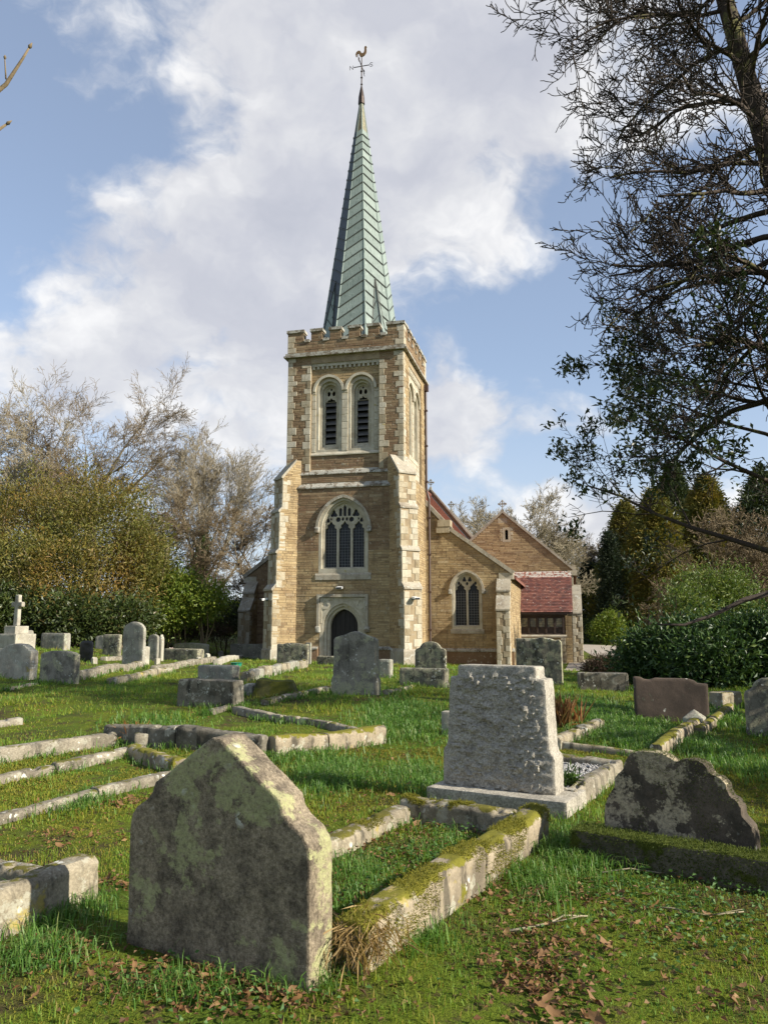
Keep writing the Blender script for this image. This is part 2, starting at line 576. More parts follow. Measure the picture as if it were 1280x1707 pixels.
# roof tiles
def tile_mat(name, stops, lich):
    m, t, out = new_mat(name)
    tc = t.nodes.new('ShaderNodeTexCoord')
    ge = t.nodes.new('ShaderNodeNewGeometry')
    c = ramp(t, ge.outputs['Random Per Island'], stops)
    n = noise(t, tc.outputs['Object'], 1.6, 5.0, .65)
    c = mix(t, mth(t, 'MULTIPLY', sstep(t, n, .5, .68), .6), c, (.075, .045, .042))
    l = noise(t, tc.outputs['Object'], 7.0, 6.0, .7)
    c = mix(t, sstep(t, l, .70 - lich, .74 - lich), c, (.50, .47, .42))
    finish(t, out, c, .85, noise(t, tc.outputs['Object'], 40.0, 4.0), .4, .01, .3)
    return m


M['tile'] = tile_mat('red_tile', [(0, (.24, .10, .068)), (.3, (.29, .125, .085)), (.6, (.19, .08, .058)), (1, (.33, .155, .11))], .02)
M['tileold'] = tile_mat('plum_tile', [(0, (.155, .06, .048)), (.3, (.20, .08, .06)), (.6, (.105, .046, .042)), (1, (.25, .115, .085))], .075)
M['tilelich'] = tile_mat('lichened_tile', [(0, (.25, .085, .06)), (.5, (.3, .11, .07)), (1, (.34, .14, .1))], .24)

# ground: soil, moss and short turf
m, t, out = new_mat('mossy_turf')
tc = t.nodes.new('ShaderNodeTexCoord')
v = tc.outputs['Object']
a = noise(t, v, 1.1, 6.0, .65)
b = noise(t, v, 9.0, 6.0, .7)
c_ = noise(t, v, 70.0, 3.0, .7)
c = mix(t, sstep(t, a, .38, .62), (.085, .13, .014), (.15, .175, .018))
c = mix(t, sstep(t, b, .52, .66), c, (.085, .058, .03))
cb = noise(t, v, .75, 5.0, .7)
c = mix(t, mth(t, 'MULTIPLY', sstep(t, cb, .51, .62), .8), c, (.075, .052, .028))
c = mix(t, lin(t, c_, .3, .7, 0, .75), c, mix(t, 1.0, c, (.3, .35, .3), 'MULTIPLY'))
finish(t, out, c, .95, mth(t, 'MULTIPLY_ADD', b, .6, c_), .9, .02, .1)
M['turf'] = m

m, t, out = new_mat('pale_gravel_drive')
tc = t.nodes.new('ShaderNodeTexCoord')
v = tc.outputs['Object']
c = mix(t, noise(t, v, 40.0, 4.0, .8), (.40, .35, .29), (.26, .22, .18))
c = mix(t, mth(t, 'MULTIPLY', sstep(t, noise(t, v, .8, 4.0), .5, .7), .5), c, (.20, .17, .12))
finish(t, out, c, .9, noise(t, v, 60.0, 3.0), .4, .01, .2)
M['path'] = m
M['chips'] = stone_mat('grey_chippings', (.42, .41, .40), (.28, .27, .26), (.5, .5, .5), 0, fleck=.4)


def leaf_mat(name, stops, trans=.3, rough=.5, patch=None, pscale=.5, spec=.4, space='Object'):
    m, t, out = new_mat(name)
    ge = t.nodes.new('ShaderNodeNewGeometry')
    c = ramp(t, ge.outputs['Random Per Island'], stops)
    if patch:
        tc = t.nodes.new('ShaderNodeTexCoord')
        c = mix(t, sstep(t, noise(t, tc.outputs[space], pscale, 4.0, .6), .42, .62), c, mix(t, 1.0, c, patch, 'MULTIPLY'))
    b = nd(t, 'ShaderNodeBsdfPrincipled', {'Base Color': c, 'Roughness': rough, 'Specular IOR Level': spec})
    tr = nd(t, 'ShaderNodeBsdfTranslucent', {'Color': mix(t, 1.0, c, (1.2, 1.25, .6), 'MULTIPLY')})
    ms = nd(t, 'ShaderNodeMixShader', {0: trans, 1: b.outputs[0], 2: tr.outputs[0]})
    t.links.new(ms.outputs[0], out.inputs[0])
    return m


M['grass'] = leaf_mat('grass_blades', [(0, (.085, .185, .022)), (.3, (.115, .235, .028)), (.6, (.155, .26, .028)), (.85, (.19, .27, .034)), (1, (.30, .25, .09))], .38, .6, (1.35, .98, .7), .6)
M['tuft'] = leaf_mat('long_grass', [(0, (.065, .15, .022)), (.4, (.09, .195, .030)), (.8, (.13, .235, .042)), (1, (.22, .25, .08))], .38, .5)
M['straw'] = leaf_mat('dead_grass', [(0, (.34, .24, .10)), (.5, (.26, .165, .065)), (1, (.42, .31, .15))], .3, .7)
M['mossblade'] = leaf_mat('moss_fronds', [(0, (.20, .19, .02)), (.4, (.15, .155, .018)), (.8, (.26, .22, .025)), (1, (.10, .115, .015))], .25, .8)
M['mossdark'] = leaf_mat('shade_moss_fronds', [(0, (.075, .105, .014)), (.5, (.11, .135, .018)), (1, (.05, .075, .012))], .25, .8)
M['laurel'] = leaf_mat('laurel_leaves', [(0, (.03, .062, .018)), (.5, (.045, .09, .024)), (.85, (.07, .12, .03)), (1, (.12, .16, .04))], .15, .42, None, .5, .35)
M['bright'] = leaf_mat('bright_shrub_leaves', [(0, (.10, .16, .022)), (.5, (.15, .205, .03)), (1, (.24, .26, .04))], .3, .45)
M['midgreen'] = leaf_mat('mid_green_leaves', [(0, (.07, .115, .024)), (.5, (.105, .15, .03)), (1, (.16, .19, .04))], .25, .5)
M['rhodo'] = leaf_mat('rhododendron_leaves', [(0, (.08, .085, .018)), (.4, (.12, .125, .022)), (.75, (.17, .165, .03)), (1, (.22, .17, .055))], .22, .55, (1.2, .85, .75), .3)
M['hedge'] = leaf_mat('mixed_hedge_leaves', [(0, (.035, .055, .016)), (.5, (.055, .08, .02)), (.9, (.085, .105, .028)), (1, (.13, .095, .035))], .2, .4, (.8, .8, .8), .3)
M['conifer'] = leaf_mat('cypress_sprays', [(0, (.095, .11, .026)), (.5, (.145, .15, .034)), (1, (.20, .175, .045))], .15, .7, (1.3, 1.0, .7), .25)
M['yew'] = leaf_mat('yew_sprays', [(0, (.012, .022, .010)), (.6, (.02, .032, .013)), (1, (.032, .045, .016))], .1, .7)
M['darkcon'] = leaf_mat('dark_fir_sprays', [(0, (.04, .06, .022)), (.6, (.06, .082, .028)), (1, (.09, .105, .035))], .1, .7)
M['holm'] = leaf_mat('holm_oak_leaves', [(0, (.022, .035, .012)), (.6, (.032, .05, .016)), (1, (.06, .075, .022))], .15, .4)
M['ivy'] = leaf_mat('ivy_leaves', [(0, (.035, .075, .014)), (.6, (.055, .105, .02)), (1, (.10, .14, .03))], .15, .35)
M['clover'] = leaf_mat('creeping_leaves', [(0, (.045, .11, .022)), (.6, (.065, .14, .028)), (1, (.10, .17, .04))], .25, .65)
M['brownleaf'] = leaf_mat('fallen_leaf_brown', [(0, (.105, .045, .016)), (.3, (.14, .068, .024)), (.6, (.185, .10, .04)), (.85, (.07, .034, .015)), (1, (.27, .17, .075))], .12, .7)
M['heather'] = leaf_mat('heather_sprigs', [(0, (.06, .038, .028)), (.6, (.085, .05, .035)), (1, (.06, .07, .025))], .15, .8)
M['russet'] = leaf_mat('russet_leaves', [(0, (.24, .095, .03)), (.6, (.30, .14, .045)), (1, (.18, .07, .03))], .25, .6)
M['dryiris'] = leaf_mat('dry_sword_leaves', [(0, (.30, .13, .05)), (.6, (.22, .11, .045)), (1, (.16, .15, .04))], .25, .6)


def bark_mat(name, a, b, moss=None, mscale=2.0, mth_=.5):
    m, t, out = new_mat(name)
    tc = t.nodes.new('ShaderNodeTexCoord')
    v = tc.outputs['Object']
    c = mix(t, noise(t, v, 12.0, 5.0, .7), a, b)
    if moss:
        c = mix(t, sstep(t, noise(t, v, mscale, 5.0, .7), mth_, mth_ + .12), c, moss)
    finish(t, out, c, .9, noise(t, v, 25.0, 5.0, .7), .5, .02, .2)
    return m


M['bark'] = bark_mat('grey_brown_bark', (.20, .165, .115), (.11, .085, .06), (.24, .23, .12), 1.2, .55)
M['twig'] = bark_mat('brown_twigs', (.215, .165, .098), (.13, .098, .06))
M['twigpale'] = bark_mat('pale_twigs', (.34, .295, .20), (.21, .175, .12))
M['barkmoss'] = bark_mat('mossy_bark', (.075, .055, .04), (.04, .03, .024), (.15, .145, .055), 2.6, .52)
M['twigdark'] = bark_mat('dark_twigs', (.06, .046, .036), (.035, .028, .022), (.13, .125, .055), 1.5, .6)

# ==================================================================== GROUND
def grow_axis(a, b, d0, k, lim):
    """grid lines, fine between a and b, wider and wider outside"""
    xs = list(np.arange(a, b + 1e-6, d0))
    d, x = d0, b
    while x < lim:
        d *= k
        x += d
        xs.append(x)
    d, x = d0, a
    while x > -lim:
        d *= k
        x -= d
        xs.insert(0, x)
    return np.array(xs)


gx = grow_axis(-4.5, 4.5, .09, 1.05, 700)
gy = grow_axis(2.0, 11.0, .09, 1.045, 900)
XX, YY = np.meshgrid(gx, gy)
ZZ = H(XX, YY)
nx, ny = len(gx), len(gy)
ii = np.arange(nx * ny).reshape(ny, nx)
FF = np.stack([ii[:-1, :-1], ii[:-1, 1:], ii[1:, 1:], ii[1:, :-1]], -1).reshape(-1, 4)
tag(obj('ground', np.stack([XX, YY, ZZ], -1).reshape(-1, 3), FF, M['turf'], smooth=True), kind='structure')


def strip(name, mat, pts, widths, up, kind='structure', step=.6):
    """a sheet laid on the ground along a line of points"""
    P = [Vector((p[0], p[1], 0)) for p in pts]
    L, W = [], []
    for i in range(len(P) - 1):
        n = max(2, int((P[i + 1] - P[i]).length / step))
        for k in range(n):
            L.append(P[i].lerp(P[i + 1], k / n))
            W.append(widths[i] + (widths[i + 1] - widths[i]) * k / n)
    L.append(P[-1]); W.append(widths[-1])
    for _ in range(6):
        L = [L[0]] + [(L[i - 1] + L[i] * 2 + L[i + 1]) / 4 for i in range(1, len(L) - 1)] + [L[-1]]
    V, Fc = [], []
    for i, p in enumerate(L):
        d = (L[min(i + 1, len(L) - 1)] - L[max(i - 1, 0)]).normalized()
        s = Vector((-d.y, d.x, 0))
        for k in range(7):
            q = p + s * W[i] * (k / 6 - .5)
            V.append((q.x, q.y, h1(q.x, q.y) + up))
    for i in range(len(L) - 1):
        for k in range(6):
            Fc.append((i * 7 + k, i * 7 + k + 1, i * 7 + k + 8, i * 7 + k + 7))
    return tag(obj(name, V, Fc, mat, smooth=True), kind=kind), L, W


PATHS = []
_, L, W = strip('drive', M['path'], [(15.6, 49), (16.6, 56), (20.0, 70), (22.5, 84), (16, 100), (4, 112)], [3.2, 3.2, 4.2, 5.5, 6, 6], .012)
PATHS.append((L, W))
_, L, W = strip('path', M['path'], [(7.6, 30.5), (8.7, 34.5), (11.3, 44), (15.4, 50.5)], [1.3, 1.4, 1.7, 2.6], .022)
PATHS.append((L, W))

FOOT = []          # footprints where no grass grows: (cx, cy, yaw, half-x, half-y)

# ==================================================================== CHURCH
TH = R(13.5)
OX, OY = -1.75, 33.0
church = empty('church', (OX, OY, 0), (0, 0, -TH))
tag(church, 'small stone parish church with square west tower and green copper spire', 'church')
for cx, cy, hx, hy in ((0, 2.6, 2.75, 2.75), (0, 13.4, 6.9, 8.2), (6, 20, 3.7, 6.2), (7.9, 13, 1.6, 1.3), (0, 27, 5, 6)):
    FOOT.append((OX + math.cos(TH) * cx + math.sin(TH) * cy, OY - math.sin(TH) * cx + math.cos(TH) * cy, -TH, hx, hy))


def arch_hw(w_, zs, rise, z):
    if z <= zs: return w_
    if z >= zs + rise: return 0.0
    if rise >= w_:
        r = (w_ * w_ + rise * rise) / (2 * w_)
        return max(0.0, math.sqrt(max(0, r * r - (z - zs) ** 2)) - (r - w_))
    return w_ * math.sqrt(max(0, 1 - ((z - zs) / rise) ** 2))


def arch_pts(cx, w_, z0, zs, rise, n=14):
    """outline of an arched opening, starting bottom left, anticlockwise seen from the front"""
    p = [(cx - w_, z0), (cx + w_, z0)]
    zz = [zs + rise * math.sin(math.pi / 2 * k / n) for k in range(n + 1)]
    p += [(cx + arch_hw(w_, zs, rise, z), z) for z in zz[:-1]] + [(cx, zs + rise)]
    p += [(cx - arch_hw(w_, zs, rise, z), z) for z in reversed(zz[:-1])]
    return p


def arch_band(cx, wi, wo, zs, ri, ro, n=16):
    """curved band above the springing, as an outline"""
    zo = [zs + ro * math.sin(math.pi / 2 * k / n) for k in range(n + 1)]
    zi = [zs + ri * math.sin(math.pi / 2 * k / n) for k in range(n + 1)]
    o = [(cx + arch_hw(wo, zs, ro, z), z) for z in zo[:-1]] + [(cx, zs + ro)] + [(cx - arch_hw(wo, zs, ro, z), z) for z in reversed(zo[:-1])]
    i = [(cx + arch_hw(wi, zs, ri, z), z) for z in zi[:-1]] + [(cx, zs + ri)] + [(cx - arch_hw(wi, zs, ri, z), z) for z in reversed(zi[:-1])]
    return o + list(reversed(i))


class Face:
    """a wall plane in church space: origin, direction along the wall, outward normal"""

    def __init__(s, o, a, n):
        s.o, s.a, s.n = Vector(o), Vector(a).normalized(), Vector(n).normalized()

    def __call__(s, x, y, z):           # y = depth into the wall (negative = proud)
        p = s.o + s.a * x - s.n * y
        return (p.x, p.y, p.z + z)

    def map(s, V):
        return [s(*v) for v in V]


WEST = Face((0, 0, 0), (1, 0, 0), (0, -1, 0))


def facepart(name, face, geo, mat, parent, smooth=False):
    V, Fc = geo
    return obj(name, face.map(V), Fc, mat, parent, smooth)


def rubble(face, z0, z1, spans, depth, mat, parent, hmin=.06, hmax=.135, lmin=.2, lmax=.62, proud=.016, seed=1):
    """coursed rubble: thousands of small stones standing a little out of their mortar; spans(zlo, zhi) gives the stretches of wall in a course"""
    r = random.Random(seed)
    V, Fc = [], []
    z = z0
    while z < z1 - .03:
        h = min(r.uniform(hmin, hmax), z1 - z)
        for a, b in spans(z, z + h):
            x = a
            while x < b - .02:
                l = r.uniform(lmin, lmax)
                if b - x - l < lmin * .6: l = b - x
                g = .004
                j = lambda: r.uniform(-.003, .003)
                d = depth - proud * r.uniform(.35, 1.25)
                x0, x1, q0, q1 = x + g, x + l - g, z + g, z + h - g
                k = len(V)
                e = .007
                V += [face(x0 + j(), depth + .01, q0), face(x1 + j(), depth + .01, q0), face(x1, depth + .01, q1), face(x0, depth + .01, q1),
                      face(x0 + e + j(), d + j() * .35, q0 + e * .6 + j()), face(x1 - e + j(), d + j() * .35, q0 + e * .6 + j()), face(x1 - e + j(), d + j() * .35, q1 - e * .6 + j()), face(x0 + e + j(), d + j() * .35, q1 - e * .6 + j())]
                Fc += [(k + 4, k + 5, k + 6, k + 7), (k, k + 1, k + 5, k + 4), (k + 1, k + 2, k + 6, k + 5), (k + 2, k + 3, k + 7, k + 6), (k + 3, k, k + 4, k + 7)]
                x += l
        z += h
    return tag(obj('rubble_stones', V, np.array(Fc), mat, parent), kind='stuff')


def cut(a, b, holes):
    """stretch a..b less the stretches in holes"""
    s = [(a, b)]
    for c, d in holes:
        if d <= c: continue
        n = []
        for x, y in s:
            if d <= x or c >= y: n.append((x, y)); continue
            if c - x > .05: n.append((x, c))
            if y - d > .05: n.append((d, y))
        s = n
    return s


QM = {}


def quoin(face, x, z, w_, h, parent, depth=0.0, proud=.02, mat=None):
    """one dressed block; shared meshes, one per size"""
    mat = mat or M['quoin']
    key = (round(w_, 2), round(h, 2), round(proud, 3), mat.name, tuple(round(q, 3) for q in face.a), tuple(round(q, 3) for q in face.n))
    if key not in QM:
        e = .014
        r = random.Random(len(QM))
        f0 = Face((0, 0, 0), face.a, face.n)
        b = [(0, .05, 0), (w_, .05, 0), (w_, .05, h), (0, .05, h)]
        j = lambda: r.uniform(-.005, .005)
        f = [(e + j(), -proud + j(), e + j()), (w_ - e + j(), -proud + j(), e + j()), (w_ - e + j(), -proud + j(), h - e + j()), (e + j(), -proud + j(), h - e + j())]
        m_ = [(0, -proud * .4, 0), (w_, -proud * .4, 0), (w_, -proud * .4, h), (0, -proud * .4, h)]
        V = f0.map(b + m_ + f)
        Fc = [(8, 9, 10, 11)] + [(i, (i + 1) % 4, 4 + (i + 1) % 4, 4 + i) for i in range(4)] + [(4 + i, 4 + (i + 1) % 4, 8 + (i + 1) % 4, 8 + i) for i in range(4)]
        QM[key] = raw_mesh('quoin', V, Fc, mat)
    return put('quoin', QM[key], parent, loc=face(x, depth, z))


def quoin_run(face, x, side, z0, z1, parent, depth=0.0, long=.46, short=.29, h=.29, proud=.02, mat=None, phase=0):
    """blocks up an arris at x, reaching to the side +1 or -1, long and short by turns"""
    z, k = z0, phase
    qr = random.Random(int(z0 * 100 + x * 37 + phase))
    while z < z1 - .12:
        hh = min(h * qr.choice((.8, .9, 1.0, 1.1, 1.25)), z1 - z)
        w_ = (long if k % 2 == 0 else short) * qr.choice((.8, .9, 1.0, 1.1))
        quoin(face, x if side > 0 else x - w_, z + .004, w_, hh - .008, parent, depth, proud, mat)
        z += hh
        k += 1


TW = 2.68                      # half-width of the tower
BASE = -1.3

# ---- tower wall: hollow, walls .7 thick, with a recessed belfry panel and real openings
WB = [(-.77, .60), (.72, .60)]           # belfry windows: centre, outer half-width
BZ0, BZS, BR = 9.0, 11.80, .62           # sill, springing, rise
PANEL = 1.58
tw = MB()
# front below the first set-off stands .12 proud
WW, WZ0, WZS, WR = 1.10, 3.62, 5.55, 1.36      # west window outer frame
DW, DZ, DTOP = 1.02, BASE, 2.62                # door surround
lower_hole = arch_pts(0.03, WW, WZ0, WZS, WR)
door_hole = [(.03 - DW, BASE + .05), (.03 + DW, BASE + .05), (.03 + DW, DTOP), (.03 - DW, DTOP)]
V, Fc = plate([(-TW, BASE), (TW, BASE), (TW, 7.4), (-TW, 7.4)], [lower_hole, door_hole], -.12, .75)
tw.add(WEST.map(V), Fc)
# middle band between the set-offs
tw.box(-TW, TW, 0.0, .75, 7.4, 8.05)
# upper stage: strips either side, panel recessed by .14
tw.box(-TW, -PANEL, 0.0, .75, 8.05, 13.5)
tw.box(PANEL, TW, 0.0, .75, 8.05, 13.5)
tw.box(-PANEL, PANEL, 0.0, .75, 13.12, 13.5)
V, Fc = plate([(-PANEL, 8.05), (PANEL, 8.05), (PANEL, 13.12), (-PANEL, 13.12)], [arch_pts(c, w_, BZ0, BZS, BR) for c, w_ in WB], .14, .75)
tw.add(WEST.map(V), Fc)
# south, north and east walls
SOUTH = Face((TW, 2.6, 0), (0, 1, 0), (1, 0, 0))
NORTH = Face((-TW, 2.6, 0), (0, -1, 0), (-1, 0, 0))
for fc in (SOUTH, NORTH):
    V, Fc = plate([(-1.85, BASE), (2.6, BASE), (2.6, 7.4), (-1.85, 7.4)], [], 0, .7)
    tw.add(fc.map(V), Fc)
    tw.add(fc.map(plate([(-1.85, 7.4), (2.6, 7.4), (2.6, 13.5), (1.5, 13.5), (1.5, 13.1), (-1.5, 13.1), (-1.5, 13.5), (-1.85, 13.5)][:2] + [(2.6, 8.05), (-1.85, 8.05)], [], 0, .7)[0]), plate([(-1.85, 7.4), (2.6, 7.4), (2.6, 8.05), (-1.85, 8.05)], [], 0, .7)[1])
    for a, b in ((-1.85, -1.5), (1.5, 2.6)):
        V, Fc = plate([(a, 8.05), (b, 8.05), (b, 13.5), (a, 13.5)], [], 0, .7)
        tw.add(fc.map(V), Fc)
    V, Fc = plate([(-1.5, 13.1), (1.5, 13.1), (1.5, 13.5), (-1.5, 13.5)], [], 0, .7)
    tw.add(fc.map(V), Fc)
    V, Fc = plate([(-1.5, 8.05), (1.5, 8.05), (1.5, 13.1), (-1.5, 13.1)], [arch_pts(c, w_, BZ0, BZS, BR) for c, w_ in WB], .12, .7)
    tw.add(fc.map(V), Fc)
tw.box(-TW + .7, TW - .7, 4.6, 5.2, BASE, 13.5)
tw.box(-TW + .1, TW - .1, .1, 5.1, 13.45, 13.62)
tower = tw.build('tower_wall', M['mortar'], church)
ins = MB()
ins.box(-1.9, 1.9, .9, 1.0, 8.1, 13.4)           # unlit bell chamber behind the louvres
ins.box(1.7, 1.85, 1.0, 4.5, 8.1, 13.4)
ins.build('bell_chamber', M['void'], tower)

# rubble on the tower
def low_spans(z0, z1):
    zm = (z0 + z1) / 2
    hs = []
    if zm > WZ0 - .32 and zm < WZS + WR + .02:
        hwv = max(arch_hw(WW + .0, WZS, WR, z0), arch_hw(WW, WZS, WR, z1))
        hs.append((.03 - hwv - (.12 if zm < WZ0 else .02), .03 + hwv + (.12 if zm < WZ0 else .02)))
    if zm < DTOP + .06: hs.append((.03 - DW - .03, .03 + DW + .03))
    return cut(-TW, TW, hs)


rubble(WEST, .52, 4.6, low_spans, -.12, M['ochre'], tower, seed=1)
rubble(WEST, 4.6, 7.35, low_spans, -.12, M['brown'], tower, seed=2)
rubble(WEST, 7.62, 7.98, lambda a, b: [(-TW, TW)], 0, M['brown'], tower, seed=3)
rubble(WEST, 8.1, 13.45, lambda a, b: [(-TW, -PANEL), (PANEL, TW)], 0, M['brown'], tower, seed=4)


def panel_spans(z0, z1):
    zm = (z0 + z1) / 2
    hs = []
    for c, w_ in WB:
        if zm > BZ0 - .02:
            hwv = max(arch_hw(w_, BZS, BR, z0), arch_hw(w_, BZS, BR, z1))
            if hwv > 0: hs.append((c - hwv - .01, c + hwv + .01))
    return cut(-PANEL, PANEL, hs)


rubble(WEST, 8.22, 8.86, lambda a, b: [(-PANEL, PANEL)], .14, M['brown'], tower, seed=5)
rubble(WEST, 11.85, 12.86, panel_spans, .14, M['ochre'], tower, seed=6)
SSPAN = 2.55
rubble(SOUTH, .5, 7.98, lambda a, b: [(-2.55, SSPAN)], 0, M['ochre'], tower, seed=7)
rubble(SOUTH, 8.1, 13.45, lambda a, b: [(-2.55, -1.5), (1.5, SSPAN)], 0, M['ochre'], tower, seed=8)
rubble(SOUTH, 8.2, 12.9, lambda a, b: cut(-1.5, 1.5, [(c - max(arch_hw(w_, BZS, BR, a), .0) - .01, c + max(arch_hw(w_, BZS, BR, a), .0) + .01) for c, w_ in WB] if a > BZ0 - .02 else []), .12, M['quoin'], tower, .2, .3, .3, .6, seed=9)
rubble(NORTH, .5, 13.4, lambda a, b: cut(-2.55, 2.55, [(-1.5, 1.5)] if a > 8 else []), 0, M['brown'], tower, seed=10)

# tower quoins, belfry pilaster blocks
for s in (-1, 1):
    quoin_run(WEST, s * TW, -s, 8.15, 13.42, tower, 0, .40, .26, .27, .022, phase=0 if s < 0 else 1)
    quoin_run(WEST, s * PANEL, s, 8.15, 13.08, tower, 0, .40, .24, .31, .024, phase=1)
quoin_run(SOUTH, -2.6, 1, 8.15, 13.42, tower, 0, .26, .40, .27, .022)
quoin_run(SOUTH, 2.6, -1, 8.15, 13.42, tower, 0, .26, .40, .27, .022)

# set-offs, sills, string courses and plinth of the tower
def sloped(name, face, x0, x1, zlo, zhi, out_lo, out_hi, mat, parent, lip=.06):
    """weathered ledge: sloping top from out_lo (below) back to out_hi (above)"""
    pts = [(-out_lo, zlo), (-out_lo, zlo + lip), (-out_hi, zhi), (.05, zhi), (.05, zlo)]
    V = [face(x0, y, z) for y, z in pts] + [face(x1, y, z) for y, z in pts]
    n = len(pts)
    Fc = [tuple(range(n)), tuple(reversed(range(n, 2 * n)))] + [(i, n + i, n + (i + 1) % n, (i + 1) % n) for i in range(n)]
    return obj(name, V, Fc, mat, parent)


sloped('set_off', WEST, -TW - .002, TW + .002, 7.34, 7.60, .19, .0, M['weather'], tower)
sloped('set_off', WEST, -TW - .004, TW + .004, 7.98, 8.14, .06, .0, M['weather'], tower, .03)
sloped('set_off', Face((0, .14, 0), (1, 0, 0), (0, -1, 0)), -PANEL + .002, PANEL - .002, 8.06, 8.24, .13, .0, M['weather'], tower, .03)
sloped('window_ledge', Face((0, .14, 0), (1, 0, 0), (0, -1, 0)), -PANEL + .003, PANEL - .003, 8.86, 9.02, .07, .0, M['dressed'], tower, .05)
sloped('plinth', WEST, -TW - .1, -DW - .02, BASE, .52, .26, .12, M['brown'], tower, 1.72)
sloped('plinth', WEST, DW + .08, TW + .1, BASE, .52, .26, .12, M['brown'], tower, 1.72)
sloped('plinth_moulding', WEST, -TW - .11, -DW - .021, .40, .54, .30, .121, M['weather'], tower, .06)
sloped('plinth_moulding', WEST, DW + .081, TW + .11, .40, .54, .30, .121, M['weather'], tower, .06)
sloped('plinth', SOUTH, -2.6, 2.6, BASE, .52, .14, .0, M['brown'], tower, 1.72)
ring = MB()
o1 = TW + .17
for a, b, c, d in ((-o1, o1, -.17, .3), (-o1, o1, 4.9, 5.37), (-o1, -o1 + .45, .3, 4.9), (o1 - .45, o1, .3, 4.9)):
    ring.box(a, b, c, d, 13.44, 13.52)
for a, b, c, d in ((-o1 + .06, o1 - .06, -.11, .3), (-o1 + .06, o1 - .06, 4.9, 5.31), (-o1 + .06, -o1 + .45, .3, 4.9), (o1 - .45, o1 - .06, .3, 4.9)):
    ring.box(a, b, c, d, 13.52, 13.64)
ring.build('string_course', M['weather'], tower)
# dentil course across the head of the panel
for fc, dd, half in ((WEST, .14, PANEL), (SOUTH, .12, 1.5)):
    mb = MB()
    V, Fc = plate([(-half + .004, 12.98), (half - .004, 12.98), (half - .004, 13.13), (-half + .004, 13.13)], [], dd - .09, dd + .02)
    mb.add(fc.map(V), Fc)
    mb.build('dentil_band', M['dressed'], tower)
    dme = None
    n = 15
    for k in range(n):
        x = -half + .1 + (2 * half - .2) * k / (n - 1)
        quoin(fc, x - .055, 12.84, .11, .15, tower, dd, .085, M['dressed']).name = 'dentil'

# parapet: low wall, merlons with copings, crenel sills
PAR = []
for fc, half in ((Face((0, -.03, 0), (1, 0, 0), (0, -1, 0)), TW + .03), (Face((TW + .03, 2.6, 0), (0, 1, 0), (1, 0, 0)), 2.63), (Face((-TW - .03, 2.6, 0), (0, -1, 0), (-1, 0, 0)), 2.63), (Face((0, 5.23, 0), (-1, 0, 0), (0, 1, 0)), TW + .03)):
    front = fc.n.y < -.5 or fc.n.x > .5
    seg = []
    cw, mw = .76, .53
    gap = (2 * half - 2 * cw - 4 * mw) / 5
    x = -half
    for k in range(6):
        ww = cw if k in (0, 5) else mw
        seg.append((x, x + ww, True))
        x += ww
        if k < 5:
            seg.append((x, x + gap, False))
            x += gap
    inset = 0.0 if abs(fc.n.y) > .5 else .34
    for (a, b, up) in seg:
        a2, b2 = max(a, -half + inset), min(b, half - inset)
        top = 14.62 if up else 14.14
        V, Fc = plate([(a2, 13.6), (b2, 13.6), (b2, top), (a2, top)], [], 0, .34)
        o = facepart('merlon' if up else 'crenel', fc, (V, Fc), M['mortar'], tower)
        # coping slab on it
        ov = .045
        a3, b3 = (a2 - ov, b2 + ov) if up else (a2 + .046, b2 - .046)
        if up and abs(a + half) < 1e-6: a3 = a2 - (ov if inset == 0 else -.004)
        if up and abs(b - half) < 1e-6: b3 = b2 + (ov if inset == 0 else -.004)
        cop = [(a3, top), (b3, top), (b3, top + .115), (b3 - .015, top + .135), (a3 + .015, top + .135), (a3, top + .115)]
        V, Fc = prism(cop, -.06, .40)
        facepart('coping', fc, (V, Fc), M['weather'], tower)
    if front:
        rubble(fc, 13.66, 14.12, lambda p, q: [(-half, half)], 0, M['brown'], tower, seed=20)
        rubble(fc, 14.16, 14.6, lambda p, q, sg=seg: [(a, b) for a, b, u in sg if u], 0, M['brown'], tower, seed=21)
        for s in (-1, 1):
            quoin_run(fc, s * half, -s, 13.68, 14.58, tower, 0, .40, .26, .29, .02)

